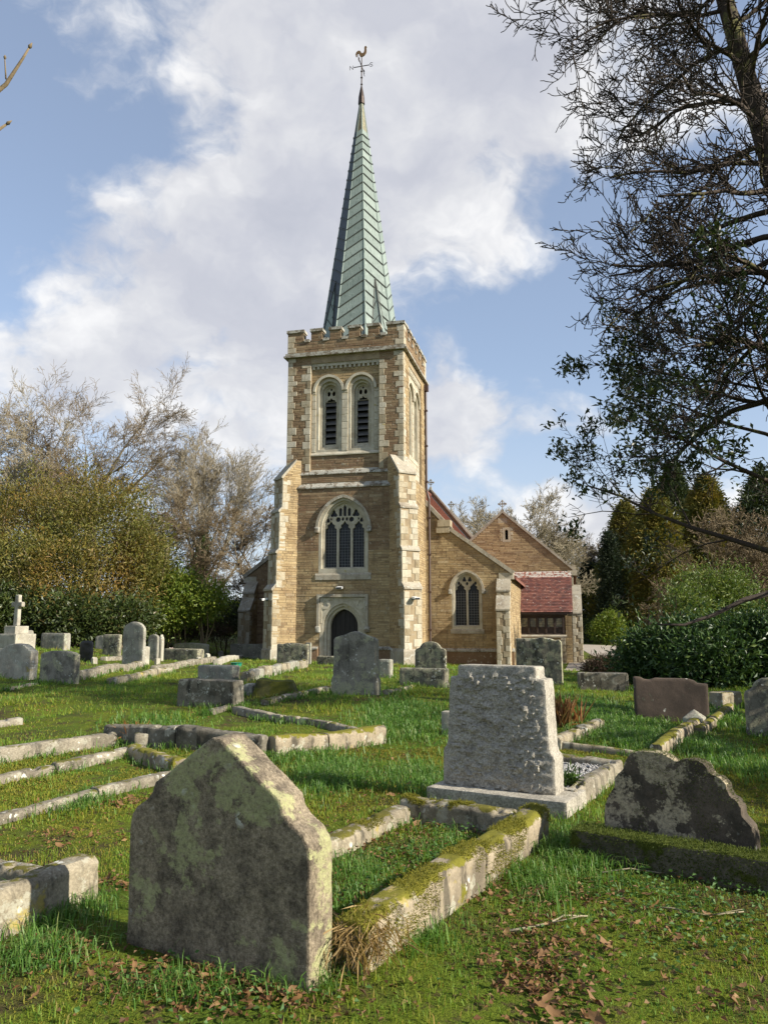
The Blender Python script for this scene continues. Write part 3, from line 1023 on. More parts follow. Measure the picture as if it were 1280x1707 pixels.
# ---- belfry windows
def belfry(face, c, base_depth, parent=church):
    w0 = .60
    rings = [(.60, .47, BR, .49, .16, .34), (.47, .36, .49, .38, .30, .48), (.36, .26, .38, .29, .44, .60)]
    mb = MB()
    for k, (wo_, wi_, ro, ri, d0, d1) in enumerate(rings):
        eps = .003 * k
        V, Fc = plate(arch_pts(c, wo_ - eps, BZ0 + .02 + k * .14, BZS, ro), [arch_pts(c, wi_, BZ0 + .14 + k * .14, BZS, ri)], base_depth - .14 + d0, base_depth - .14 + d1)
        mb.add(face.map(V), Fc)
    # sloping inner sill
    V = [face(c - .5, base_depth + .01, BZ0 + .02), face(c + .5, base_depth + .01, BZ0 + .02), face(c + .3, base_depth + .4, BZ0 + .46), face(c - .3, base_depth + .4, BZ0 + .46), face(c + .3, base_depth + .4, BZ0 + .02), face(c - .3, base_depth + .4, BZ0 + .02)]
    mb.add(V, [(0, 1, 2, 3), (1, 4, 2), (0, 3, 5), (0, 5, 4, 1)])
    win = mb.build('belfry_window', M['dressed'], parent)
    # tracery head
    zt = 11.42
    a = arch_pts(c, .262, zt, BZS, .292)
    holes = []
    for s in (-1, 1):
        holes.append([(c + s * .115 + .075 * math.cos(q), 11.80 + .12 * math.sin(q)) for q in np.linspace(0, 2 * math.pi, 10, endpoint=False)])
    holes.append([(c + .05 * math.cos(q), 12.0 + .055 * math.sin(q)) for q in np.linspace(0, 2 * math.pi, 8, endpoint=False)])
    holes.append([(c - .2, zt + .01), (c + .2, zt + .01), (c + .15, zt + .10), (c + .06, zt + .1), (c, zt + .2), (c - .06, zt + .1), (c - .15, zt + .1)])
    V, Fc = plate(a, holes, base_depth + .36, base_depth + .44)
    facepart('tracery', face, (V, Fc), M['dressed'], win)
    # louvres: sloping slates
    for k in range(7):
        z = 9.50 + k * .285
        V = [face(c - .262, base_depth + .34, z), face(c + .262, base_depth + .34, z), face(c + .262, base_depth + .60, z + .25), face(c - .262, base_depth + .60, z + .25)]
        V += [(v[0], v[1], v[2] + .045) for v in V]
        obj('louvre', V, [(0, 1, 2, 3), (7, 6, 5, 4), (0, 4, 5, 1), (1, 5, 6, 2), (2, 6, 7, 3), (3, 7, 4, 0)], M['louvre'], win)
    V, Fc = prism(arch_band(c, .62, .73, BZS + .02, BR + .02, BR + .14), base_depth - .10, base_depth + .02)
    facepart('hood_mould', face, (V, Fc), M['dressed'], win)
    return win


for c, _w in WB:
    belfry(WEST, c, .14)
    belfry(SOUTH, c, .12)
# jamb blocks of dressed granite round the belfry windows
for x0, x1, md in ((-PANEL + .005, -.77 - .605, 0), (-.77 + .605, .72 - .605, 0), (.72 + .605, PANEL - .005, 0)):
    z, k = 9.03, 0
    while z < 11.82:
        hh = [.34, .30, .38, .31][k % 4]
        hh = min(hh, 11.84 - z)
        if x1 - x0 > .08: quoin(WEST, x0, z + .004, x1 - x0, hh - .008, tower, .14, .018, M['dressed']).name = 'jamb_block'
        z += hh
        k += 1


# ---- traceried windows with leaded lights
def leaded(face, x0, x1, z0, z1, depth, parent, glass, cell=.11):
    pane = facepart('pane', face, ([(x0, depth, z0), (x1, depth, z0), (x1, depth, z1), (x0, depth, z1), (x0, depth + .012, z0), (x1, depth + .012, z0), (x1, depth + .012, z1), (x0, depth + .012, z1)],
                                   [(0, 1, 2, 3), (7, 6, 5, 4), (0, 4, 5, 1), (1, 5, 6, 2), (2, 6, 7, 3), (3, 7, 4, 0)]), glass, parent)
    return pane


def lattice(face, x0, x1, z0, z1, depth, parent, cell=.125, r=.006):
    mb = MB()
    n = max(2, int(round((x1 - x0) / cell)))
    for k in range(1, n):
        x = x0 + (x1 - x0) * k / n
        V, Fc = plate([(x - r, z0), (x + r, z0), (x + r, z1), (x - r, z1)], [], depth - .012, depth - .002)
        mb.add(face.map(V), Fc)
    m_ = max(2, int(round((z1 - z0) / cell)))
    for k in range(1, m_):
        z = z0 + (z1 - z0) * k / m_
        V, Fc = plate([(x0, z - r), (x1, z - r), (x1, z + r), (x0, z + r)], [], depth - .011, depth - .001)
        mb.add(face.map(V), Fc)
    mb.build('lead_lattice', M['came'], parent)


def ell(cx, cz, a, b, n=10, lob=0, amp=.25, ph=0):
    return [(cx + a * (1 + amp * math.cos(lob * (q - ph))) * math.cos(q), cz + b * (1 + amp * math.cos(lob * (q - ph))) * math.sin(q)) for q in np.linspace(0, 2 * math.pi, n, endpoint=False)]


def light_hole(cx, hw, z0, zs):
    """one light with a cusped, slightly ogee head"""
    return [(cx - hw, z0), (cx + hw, z0), (cx + hw, zs), (cx + hw * .97, zs + .10), (cx + hw * .62, zs + .17), (cx + hw * .70, zs + .27), (cx + hw * .35, zs + .33), (cx, zs + .46),
            (cx - hw * .35, zs + .33), (cx - hw * .70, zs + .27), (cx - hw * .62, zs + .17), (cx - hw * .97, zs + .10), (cx - hw, zs)]


# west window
fw = Face((.03, -.12, 0), (1, 0, 0), (0, -1, 0))
mb = MB()
for wo_, wi_, ro, ri, z0o, z0i, d0, d1 in ((WW, WW - .12, WR, WR - .12, WZ0, WZ0 + .20, -.01, .20), (WW - .123, WW - .2, WR - .123, WR - .2, WZ0 + .1, WZ0 + .24, .10, .36)):
    V, Fc = plate(arch_pts(0, wo_, z0o, WZS, ro, 18), [arch_pts(0, wi_, z0i, WZS, ri, 18)], d0, d1)
    mb.add(fw.map(V), Fc)
wwin = mb.build('west_window', M['dressed'], church)
sloped('sill', fw, -WW - .14, WW + .14, WZ0 - .28, WZ0 + .03, .05, -.0, M['coping'], wwin, .20)
V, Fc = prism(arch_band(0, WW + .015, WW + .14, WZS - .02, WR + .01, WR + .14, 20), -.11, .02)
facepart('hood_mould', fw, (V, Fc), M['coping'], wwin)
for s in (-1, 1):
    o = worn('label_stop', *plate([(s * 1.17 - .10, 5.38), (s * 1.17 + .10, 5.38), (s * 1.17 + .10, 5.62), (s * 1.17 - .10, 5.62)], [], -.16, .02), M['weather'], .035, .03, 9, wwin, seed=s + 3)
    for vv in o.data.vertices: vv.co = Vector(fw(*vv.co))
gw, gz0 = WW - .2, WZ0 + .24
holes = []
lw = (2 * gw - .24) / 6
for k in (-1, 0, 1):
    holes.append(light_hole(k * (2 * lw + .10), lw, gz0 + .03, 5.45))
for k in (-1, 0, 1):
    x = k * .20
    holes.append([(x - .07, 6.12), (x + .07, 6.12), (x + .07, 6.42 if k else 6.52), (x, 6.50 if k else 6.62), (x - .07, 6.42 if k else 6.52)])
for s in (-1, 1):
    holes.append(ell(s * .50, 6.22, .14, .15, 15, 3, .28, math.pi / 2))
    holes.append(ell(s * .30, 5.97, .09, .09, 8))
    holes.append(ell(s * .75, 5.93, .075, .10, 12, 3, .2, math.pi / 2))
    holes.append(ell(s * .62, 5.99, .035, .05, 6))
    holes.append(ell(s * .09, 5.99, .05, .07, 6))
V, Fc = plate(arch_pts(0, gw + .002, gz0 - .03, WZS, WR - .2 + .002, 18), holes, .20, .32)
facepart('tracery', fw, (V, Fc), M['dressed'], wwin)
for k in (-1, 0, 1):
    x = k * (2 * lw + .10)
    leaded(fw, x - lw - .03, x + lw + .03, gz0, 6.0, .30, wwin, M['glass'])
    lattice(fw, x - lw, x + lw, gz0 + .03, 5.62, .30, wwin)
leaded(fw, -gw, gw, 5.7, 6.85, .315, wwin, M['glass'])
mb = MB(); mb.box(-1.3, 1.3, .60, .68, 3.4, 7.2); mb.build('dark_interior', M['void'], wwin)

# aisle windows (mirrored either side)
AV = 5.2                                 # plane of the aisle west walls
AW, AZ0, AZS, AR = .72, 1.22, 3.08, .88


def aisle_window(cx):
    fa = Face((cx, AV, 0), (1, 0, 0), (0, -1, 0))
    mb = MB()
    for wo_, wi_, ro, ri, z0o, z0i, d0, d1 in ((AW, AW - .09, AR, AR - .09, AZ0, AZ0 + .14, -.01, .18), (AW - .092, AW - .15, AR - .092, AR - .15, AZ0 + .08, AZ0 + .17, .08, .30)):
        V, Fc = plate(arch_pts(0, wo_, z0o, AZS, ro), [arch_pts(0, wi_, z0i, AZS, ri)], d0, d1)
        mb.add(fa.map(V), Fc)
    wn = mb.build('aisle_window', M['dressed'], church)
    sloped('sill', fa, -AW - .08, AW + .08, AZ0 - .2, AZ0 + .03, .05, 0, M['coping'], wn, .14)
    V, Fc = prism(arch_band(0, AW + .012, AW + .12, AZS - .02, AR + .01, AR + .12), -.10, .02)
    facepart('hood_mould', fa, (V, Fc), M['coping'], wn)
    for s in (-1, 1):
        o = worn('label_stop', *plate([(s * .80 - .09, 2.9), (s * .80 + .09, 2.9), (s * .80 + .09, 3.12), (s * .80 - .09, 3.12)], [], -.15, .02), M['weather'], .035, .03, 9, wn, seed=s + 5)
        for vv in o.data.vertices: vv.co = Vector(fa(*vv.co))
    gw_ = AW - .15
    l_ = (2 * gw_ - .1) / 4
    hs = [light_hole(s * (l_ + .05), l_, AZ0 + .2, 2.98) for s in (-1, 1)]
    hs += [ell(s * .13, 3.60, .085, .12, 12, 3, .25, math.pi / 2) for s in (-1, 1)] + [ell(s * .40, 3.42, .05, .07, 8) for s in (-1, 1)] + [ell(0, 3.40, .05, .07, 6)]
    V, Fc = plate(arch_pts(0, gw_ + .002, AZ0 + .15, AZS, AR - .148), hs, .17, .27)
    facepart('tracery', fa, (V, Fc), M['dressed'], wn)
    for s in (-1, 1):
        x = s * (l_ + .05)
        leaded(fa, x - l_ - .02, x + l_ + .02, AZ0 + .17, 3.5, .25, wn, M['glass'])
        lattice(fa, x - l_, x + l_, AZ0 + .2, 3.05, .25, wn)
    leaded(fa, -.4, .4, 3.2, 3.8, .262, wn, M['glass'])
    return wn


# ---- west door
fd = Face((.03, -.12, 0), (1, 0, 0), (0, -1, 0))
DH = -.15
mb = MB()
V, Fc = plate([(-DW, BASE + .06), (DW, BASE + .06), (DW, DTOP), (-DW, DTOP)], [arch_pts(0, .86, BASE + .3, 1.35, .98)], -.012, .16)
mb.add(fd.map(V), Fc)
V, Fc = plate(arch_pts(0, .857, BASE + .1, 1.35, .977), [arch_pts(0, .74, BASE + .3, 1.35, .87)], .07, .30)
mb.add(fd.map(V), Fc)
V, Fc = plate(arch_pts(0, .737, BASE + .1, 1.35, .867), [arch_pts(0, .62, BASE + .3, 1.35, .75)], .18, .46)
mb.add(fd.map(V), Fc)
door = mb.build('west_doorway', M['dressed'], church)
V, Fc = plate([(-DW - .11, 1.30), (-DW + .01, 1.30), (-DW + .01, DTOP - .02), (DW - .01, DTOP - .02), (DW - .01, 1.30), (DW + .11, 1.30), (DW + .11, DTOP + .1), (-DW - .11, DTOP + .1)], [], -.13, .02)
facepart('label_mould', fd, (V, Fc), M['coping'], door)
for s in (-1, 1):
    o = worn('label_stop', *plate([(s * (DW + .06) - .1, 1.12), (s * (DW + .06) + .1, 1.12), (s * (DW + .06) + .1, 1.36), (s * (DW + .06) - .1, 1.36)], [], -.19, .02), M['weather'], .035, .03, 9, door, seed=s + 9)
    for vv in o.data.vertices: vv.co = Vector(fd(*vv.co))
    V, Fc = plate(ell(s * .78, 2.30, .17, .17, 20), [ell(s * .78, 2.30, .12, .12, 15, 3, .3, math.pi / 2)], -.045, -.008)
    facepart('spandrel_carving', fd, (V, Fc), M['dressed'], door)
    V, Fc = plate([(s * .99, 2.56), (s * .99, 1.5), (s * .92, 1.5), (s * .92, 2.49), (s * .4, 2.49), (s * .4, 2.56)], [], -.05, -.008)
    facepart('spandrel_moulding', fd, (V, Fc), M['dressed'], door)
for k in range(6):
    x = -.62 + k * .207
    mb = MB()
    V, Fc = plate([(x + .004, BASE + .2), (x + .203, BASE + .2), (x + .203, 2.2), (x + .004, 2.2)], [], .40 + .008 * (k % 2), .46)
    mb.add(fd.map(V), Fc)
    mb.build('door_plank', M['doorwood'], door)
sloped('door_step', fd, -.9, .9, BASE, -.06, .55, .1, M['coping'], door, 1.22)


# ---- tower buttresses, set diagonally
def buttress(origin, outdir, half, stages, mat, parent=church, base=BASE, back=.5, qside=(1, -1), rub=True, seed=40, qlong=.38, qshort=.25):
    """stages: from the bottom, (top height of the vertical part, projection); sloping weathering above each"""
    d = Vector(outdir).normalized()
    a = Vector((d.y, -d.x, 0)) * -1        # to the right when looking at its end
    a = Vector((-d.y, d.x, 0))
    o = Vector(origin)
    prof = [(-back, base), (stages[0][1], base)]
    for k, (zt, pr) in enumerate(stages):
        nxt = stages[k + 1][1] if k + 1 < len(stages) else -.02
        prof += [(pr, zt), (nxt, zt + (pr - nxt) * 1.25)]
    prof += [(-back, prof[-1][1])]
    V = [tuple(o + d * p + a * (-half)) [:2] + (z,) for p, z in prof] + [tuple(o + d * p + a * half)[:2] + (z,) for p, z in prof]
    n = len(prof)
    Fc = [tuple(range(n)), tuple(reversed(range(n, 2 * n)))] + [(i, n + i, n + (i + 1) % n, (i + 1) % n) for i in range(n)]
    b = obj('buttress', V, Fc, M['mortar'], parent)
    zlow = base
    r_ = random.Random(seed)
    for k, (zt, pr) in enumerate(stages):
        nxt = stages[k + 1][1] if k + 1 < len(stages) else -.02
        zh = zt + (pr - nxt) * 1.25
        # weathering slab
        pts = [(pr + .05, zt - .07), (pr + .05, zt + .01), (nxt - .01, zh + .05), (nxt - .01, zh - .06), (pr - .02, zt - .07)]
        Vs = [tuple(o + d * p + a * (-half - .025))[:2] + (z,) for p, z in pts] + [tuple(o + d * p + a * (half + .025))[:2] + (z,) for p, z in pts]
        m5 = len(pts)
        obj('weathering', Vs, [tuple(range(m5)), tuple(reversed(range(m5, 2 * m5)))] + [(i, m5 + i, m5 + (i + 1) % m5, (i + 1) % m5) for i in range(m5)], M['coping'], b)
        end = Face(tuple(o + d * pr), tuple(a), tuple(d))
        q0 = max(zlow, -.9)
        # quoins: both arrises of the end, and the sides
        quoin_run(end, -half, 1, q0, zt - .08, b, 0, half * .95, half * .62, .29, .018, phase=k)
        quoin_run(end, half, -1, q0, zt - .08, b, 0, half * .62, half * .95, .29, .018, phase=k)
        for sgn in (1, -1):
            sf = Face(tuple(o + d * pr + a * half * sgn), tuple(d), tuple(a * sgn))
            quoin_run(sf, 0, -1, q0, zt - .08, b, 0, qlong, qshort, .29, .018, phase=k)
            if rub:
                rubble(sf, q0, zh - .05, lambda z0, z1, zt=zt, pr=pr, nxt=nxt: [(-pr - back + .1, -.02 if z1 < zt else -.02 - (pr - nxt) * min(1, (z1 - zt) / max(1e-3, (pr - nxt) * 1.25)))], 0, mat, b, seed=seed + k + sgn)
        zlow = zt + .05
    return b


stg = [(2.95, 1.0), (4.55, .84), (6.35, .74), (7.85, .62)]
cor = .22
for s in (-1, 1):
    buttress((s * (TW - cor), -.12 + cor, 0), (s, -1, 0), .43, stg, M['ochre'], seed=40 + s, back=.35)
    # extra half-height plinth of each buttress
    b = MB()
    d = Vector((s, -1, 0)).normalized(); a = Vector((-d.y, d.x, 0)); o = Vector((s * (TW - cor), -.12 + cor, 0))
    for hw_, pr, zt in ((.49, 1.06, .36),):
        bot = [o + d * -.2 - a * hw_, o + d * pr - a * hw_, o + d * pr + a * hw_, o + d * -.2 + a * hw_]
        mid = [v + Vector((0, 0, zt)) for v in bot]
        top = [o + d * -.2 - a * .445, o + d * (pr - .08) - a * .445, o + d * (pr - .08) + a * .445, o + d * -.2 + a * .445]
        b.hexa([v + Vector((0, 0, BASE)) for v in bot], mid)
        b.hexa([v + Vector((0, 0, .001)) for v in mid], [v + Vector((0, 0, zt + .12)) for v in top])
    b.build('buttress_plinth', M['coping'], church)

# ---- nave and aisles: west walls, roofs
NU, NZ = 3.62, 6.12                      # top of the nave wall at the step in the gable
EU, EZ = 6.72, 3.86                      # aisle eaves
RZ = 10.55                               # nave ridge
V1 = 21.6                                # nave east gable
for s in (-1, 1):
    cx = s * 4.63
    outer = [(s * 2.0, BASE), (s * EU, BASE), (s * EU, EZ), (s * NU, NZ), (s * 2.0, NZ + (NU - 2.0) * (RZ - NZ) / NU)]
    if s < 0: outer = list(reversed(outer))
    V, Fc = plate(outer, [arch_pts(cx, AW, AZ0, AZS, AR)], AV, AV + .6)
    aw = obj('aisle_west_wall', V, Fc, M['mortar'], church)

    def asp(z0, z1, s=s, cx=cx):
        zt = z1
        lim = EU if zt < EZ else (EU - (zt - EZ) * (EU - NU) / (NZ - EZ) if zt < NZ else NU - (zt - NZ) * NU / (RZ - NZ))
        hs = []
        zm = (z0 + z1) / 2
        if AZ0 - .2 < zm < AZS + AR:
            hwv = max(arch_hw(AW, AZS, AR, z0), arch_hw(AW, AZS, AR, z1)) + .01
            hs = [(cx - hwv, cx + hwv)]
        a, b = (2.3, lim) if s > 0 else (-lim, -2.3)
        return cut(a, b, hs) if b > a else []
    fa = Face((0, AV, 0), (1, 0, 0), (0, -1, 0))
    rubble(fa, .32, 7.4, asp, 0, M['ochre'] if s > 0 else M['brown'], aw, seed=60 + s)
    sloped('plinth', fa, min(s * 2.4, s * (EU + .1)), max(s * 2.4, s * (EU + .1)), BASE, .32, .13, .0, M['brown'], aw, 1.5)
    sloped('plinth_moulding', fa, min(s * 2.4, s * (EU + .12)), max(s * 2.4, s * (EU + .12)), .18, .34, .17, 0, M['weather'], aw, .06)
    quoin_run(fa, s * EU, -s, .36, EZ - .2, aw, 0, .45, .3, .29, .02)
    # gable copings
    for (u0, z0, u1, z1) in ((EU + .12, EZ - .02, NU + .1, NZ - .02), (NU + .25, NZ - .10, 2.2, NZ + (NU - 2.2) * (RZ - NZ) / NU)):
        d = Vector((u1 - u0, 0, z1 - z0)).normalized()
        nrm = Vector((-d.z, 0, d.x)) * -1
        if nrm.z < 0: nrm = -nrm
        p = [Vector((u0, 0, z0)), Vector((u1, 0, z1))]
        q = [p[0] - nrm * .04, p[1] - nrm * .04, p[1] + nrm * .14, p[0] + nrm * .14]
        V, Fc = prism([(s * v.x, v.z) for v in q], AV - .10, AV + .45)
        obj('gable_coping', V, Fc, M['coping'], aw)
    # kneeler block at the step, and at the eaves
    mb = MB()
    mb.box(min(s * (NU - .42), s * (NU + .22)), max(s * (NU - .42), s * (NU + .22)), AV - .13, AV + .5, NZ - .25, NZ + .06)
    mb.box(min(s * (NU - .36), s * (NU + .27)), max(s * (NU - .36), s * (NU + .27)), AV - .16, AV + .5, NZ + .06, NZ + .38)
    mb.build('kneeler', M['quoin'], aw)
    mb = MB()
    mb.box(min(s * (EU - .55), s * (EU + .14)), max(s * (EU - .55), s * (EU + .14)), AV - .04, AV + .5, EZ - .28, EZ + .02)
    mb.build('kneeler', M['quoin'], aw)
    aisle_window(cx)
    # aisle side wall
    mb = MB()
    mb.box(min(s * (EU - .6), s * EU), max(s * (EU - .6), s * EU), AV + .6, V1, BASE, EZ - .1)
    sw = mb.build('aisle_side_wall', M['mortar'], church)
    if s > 0: rubble(Face((EU, AV + .6, 0), (0, 1, 0), (1, 0, 0)), -.9, EZ - .15, lambda z0, z1: [(-.6, 8.2)], 0, M['ochre'], sw, seed=66)
    # corner buttress facing west
    buttress((s * (EU - .32), AV, 0), (0, -1, 0), .30, [(2.15, .95), (3.05, .45)], M['ochre'], seed=70 + s, back=.2, qlong=.3, qshort=.22)

# a small diagonal piece of moulding shows where the south aisle meets the tower
mb = MB()
mb.box(2.3, 2.75, AV - .02, AV + .02, 7.2, 7.3)

def tiles(name, eave0, eave1, upvec, length, mat, parent, cw=.17, ch=.105, thick=.022, seed=3, lich=None):
    """overlapping tiles in courses on a sloping plane; each tile stands out of the one above"""
    r = random.Random(seed)
    e0, e1, up = Vector(eave0), Vector(eave1), Vector(upvec).normalized()
    al = (e1 - e0)
    W_ = al.length
    al.normalize()
    nr = al.cross(up).normalized()
    if nr.z < 0: nr = -nr
    rows = int(length / ch)
    V, Fc = [], []
    for i in range(rows):
        x = -(i % 2) * cw / 2
        while x < W_:
            x0, x1 = max(0, x + .003), min(W_, x + cw - .003)
            x += cw
            if x1 - x0 < .02: continue
            lo = i * ch
            lift = thick * r.uniform(1.0, 1.5)
            k = len(V)
            b0 = e0 + al * x0 + up * lo
            b1 = e0 + al * x1 + up * lo
            V += [tuple(b0 + nr * (lift + r.uniform(0, .004))), tuple(b1 + nr * (lift + r.uniform(0, .004))), tuple(b1 + up * ch * 1.08 + nr * .004), tuple(b0 + up * ch * 1.08 + nr * .004), tuple(b0), tuple(b1)]
            Fc += [(k, k + 1, k + 2, k + 3), (k + 4, k + 5, k + 1, k)]
    return tag(obj(name, V, np.array(Fc), mat, parent), kind='stuff')


roof = MB()
prof = [(-EU - .25, EZ - .17), (-NU, NZ), (0, RZ), (NU, NZ), (EU + .25, EZ - .17), (EU + .25, EZ - .3), (NU, NZ - .2), (0, RZ - .2), (-NU, NZ - .2), (-EU - .25, EZ - .3)]
V, Fc = prism(prof, AV + .3, V1)
nave_roof = obj('nave_roof', V, Fc, M['tile'], church)
sl_len = math.hypot(NU, RZ - NZ)
tiles('roof_tiles', (NU, AV + .45, NZ + .01), (NU, V1 - .2, NZ + .01), (-NU, 0, RZ - NZ), sl_len, M['tile'], nave_roof, seed=3)
al_len = math.hypot(EU + .25 - NU, NZ - EZ + .17)
tiles('roof_tiles', (EU + .25, AV + .45, EZ - .16), (EU + .25, V1 - .2, EZ - .16), (-(EU + .25 - NU), 0, NZ - EZ + .17), al_len, M['tile'], nave_roof, .2, .14, seed=4)
mb = MB()
mb.tube([(0, AV, RZ + .03), (0, V1, RZ + .03)], .12, 6)
mb.build('ridge', M['tile'], nave_roof)
# east gables of nave and chancel: parapet walls with copings and cross finials


def cross_finial(x, y, z, s, parent):
    mb = MB()
    mb.box(x - .14 * s, x + .14 * s, y - .14 * s, y + .14 * s, z - .1 * s, z + .12 * s)
    mb.box(x - .055 * s, x + .055 * s, y - .05 * s, y + .05 * s, z + .12 * s, z + 1.05 * s)
    mb.box(x - .34 * s, x + .34 * s, y - .045 * s, y + .045 * s, z + .62 * s, z + .74 * s)
    pts = [(x + .26 * s * math.cos(q), y, z + .68 * s + .26 * s * math.sin(q)) for q in np.linspace(0, 2 * math.pi, 17)]
    mb.tube(pts, .035 * s, 5, False)
    for dx, dz in ((0, 1.0), (.33, .68), (-.33, .68)):
        mb.box(x + dx * s - .08 * s, x + dx * s + .08 * s, y - .06 * s, y + .06 * s, z + dz * s - .08 * s, z + dz * s + .08 * s)
    return mb.build('cross_finial', M['weather'], parent)


for vv, ru, rz, base_u in ((V1, 0, RZ + .45, NU), (31.5, 0, RZ + .3, NU)):
    slope = (RZ - NZ) / NU
    eu = base_u + .1
    poly = [(-eu, BASE), (eu, BASE), (eu, rz - slope * eu), (0, rz), (-eu, rz - slope * eu)]
    V, Fc = prism(poly, vv, vv + .5)
    gb = obj('east_gable', V, Fc, M['brown'], church)
    for s in (-1, 1):
        d = Vector((s * eu, 0, -slope * eu)).normalized()
        nrm = Vector((slope, 0, 1)).normalized()
        nrm = Vector((s * nrm.x, 0, nrm.z))
        p0, p1 = Vector((0, 0, rz)), Vector((s * (eu + .1), 0, rz - slope * (eu + .1)))
        V, Fc = prism([((p0 + nrm * .01).x, (p0 + nrm * .01).z), (p1.x, p1.z), ((p1 + nrm * .13).x, (p1 + nrm * .13).z), (0, rz + .17)], vv - .09, vv + .59)
        obj('gable_coping', V, Fc, M['coping'], gb)
    cross_finial(0, vv + .25, rz + .15, .62 if vv < 25 else .72, gb)
    mb = MB()
    V, Fc = prism([(0, rz - .35), (NU, rz - .35 - slope * NU), (NU, rz - .6 - slope * NU), (0, rz - .6)], vv - .16, vv - .02)
    mb.add(V, Fc)
    if vv < 25: mb.build('lead_flashing', M['lead'], gb)
prof = [(-NU - .2, NZ - .25), (0, RZ - .02), (NU + .2, NZ - .25), (NU + .2, NZ - .45), (0, RZ - .25), (-NU - .2, NZ - .45)]
V, Fc = prism(prof, V1 + .5, 31.5)
ch = obj('chancel_roof', V, Fc, M['tileold'], church)
mb = MB(); mb.box(-NU, NU, V1 + .5, 31.5, BASE, NZ - .3); mb.build('chancel_wall', M['ochre'], church)

# ---- south transept with its gable, lean-to porch and buttress
TV = 14.0
TA, TZ, TE, TEZ = 5.69, 8.05, 9.65, 4.57
tsl = (TZ - TEZ) / (TE - TA)
TL = TA - (TE - TA)
outer = [(TL, BASE), (TE, BASE), (TE, TEZ), (TA, TZ), (TL, TEZ)]
V, Fc = plate(outer, [[(5.80, 6.42), (6.02, 6.42), (6.02, 6.98), (5.91, 7.08), (5.80, 6.98)]], TV, TV + .55)
tr = obj('transept_wall', V, Fc, M['mortar'], church)
fT = Face((0, TV, 0), (1, 0, 0), (0, -1, 0))


def tsp(z0, z1):
    lo, hi = (TL, TE) if z1 < TEZ else (TA - (TZ - z1) / tsl, TA + (TZ - z1) / tsl)
    hs = [(5.68, 6.14)] if 6.3 < (z0 + z1) / 2 < 7.15 else []
    return cut(max(lo, 3.2), hi, hs) if hi - lo > .1 else []


rubble(fT, 3.0, TZ - .1, tsp, 0, M['ochre'], tr, seed=80)
rubble(fT, .3, 3.0, lambda a, b: [(9.2, TE)], 0, M['ochre'], tr, seed=81)
V, Fc = plate([(5.68, 6.3), (6.14, 6.3), (6.14, 7.16), (5.68, 7.16)], [[(5.82, 6.44), (6.0, 6.44), (6.0, 6.97), (5.91, 7.06), (5.82, 6.97)]], -.02, .1)
slit = facepart('slit_window', fT, (V, Fc), M['quoin'], tr)
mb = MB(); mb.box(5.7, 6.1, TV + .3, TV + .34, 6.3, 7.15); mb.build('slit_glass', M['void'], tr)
for z in (6.34, 6.6, 6.86):
    quoin(fT, 5.54, z, .14, .2, tr, 0, .018); quoin(fT, 6.14, z + .1, .14, .2, tr, 0, .018)
for s in (-1, 1):
    nrm = Vector((s * tsl, 0, 1)).normalized()
    p0, p1 = Vector((TA, 0, TZ)), Vector((TA + s * (TE - TA + .18), 0, TZ - tsl * (TE - TA + .18)))
    V, Fc = prism([(p0.x, p0.z), (p1.x, p1.z), ((p1 + nrm * .13).x, (p1 + nrm * .13).z), (TA, TZ + .17)], TV - .09, TV + .4)
    obj('gable_coping', V, Fc, M['coping'], tr)
mb = MB(); mb.box(TE - .3, TE + .2, TV - .1, TV + .4, TEZ - .3, TEZ - .02); mb.box(TE - .02, TE + .16, TV - .06, TV + .3, TEZ - .02, TEZ + .3); mb.build('kneeler', M['quoin'], tr)
quoin(fT, TA - .28, TZ - .62, .56, .30, tr, 0, .02)
quoin_run(fT, TE, -1, 3.2, TEZ - .3, tr, 0, .45, .3, .29, .02)
cross_finial(TA, TV + .15, TZ + .14, .62, tr)
V, Fc = prism([(TL - .2, TEZ - .2), (TA, TZ), (TE + .2, TEZ - .2), (TE + .2, TEZ - .38), (TA, TZ - .2), (TL - .2, TEZ - .38)], TV + .3, 24)
troof = obj('transept_roof', V, Fc, M['tileold'], church)
mb = MB(); mb.box(TL, TE, TV + .55, 24, BASE, TEZ - .2); mb.build('transept_side_wall', M['ochre'], church)
# dark valley gutter where aisle and transept roofs meet
mb = MB(); mb.box(3.0, EU + .3, TV - .35, TV - .02, EZ - .35, EZ - .2)
mb.build('valley_gutter', M['lead'], church)
# porch
PV, PZ0, PZ1, PU0, PU1 = 11.75, 2.12, 4.55, 6.12, 9.56
V = [(PU0, PV, PZ0), (PU1, PV, PZ0), (PU1, TV, PZ1), (PU0, TV, PZ1)]
V += [(x, y, z - .1) for x, y, z in V]
proof = obj('porch_roof', V, [(0, 1, 2, 3), (7, 6, 5, 4), (0, 4, 5, 1), (1, 5, 6, 2), (2, 6, 7, 3), (3, 7, 4, 0)], M['wood'], church)
up = Vector((0, TV - PV, PZ1 - PZ0))
nlen = up.length
tiles('roof_tiles', (PU0, PV - .02, PZ0 + .005), (PU1, PV - .02, PZ0 + .005), up, nlen * .84, M['tileold'], proof, .17, .115, .026, 6)
q0 = Vector((PU0, PV, PZ0)) + Vector((0, up.y, up.z)) * .835
tiles('ridge_tiles', (PU0, q0.y, q0.z), (PU1, q0.y, q0.z), up, nlen * .165, M['tilelich'], proof, .19, .12, .03, 7)
mb = MB(); mb.box(PU0 + .02, PU1 - .3, PV + .05, PV + .28, PZ0 - .16, PZ0 + .0); mb.build('wall_plate', M['wood'], church)
mb = MB(); mb.box(6.62, 9.12, PV + .26, PV + .62, BASE, .80); pw = mb.build('porch_wall', M['mortar'], church)
fP = Face((0, PV + .26, 0), (1, 0, 0), (0, -1, 0))
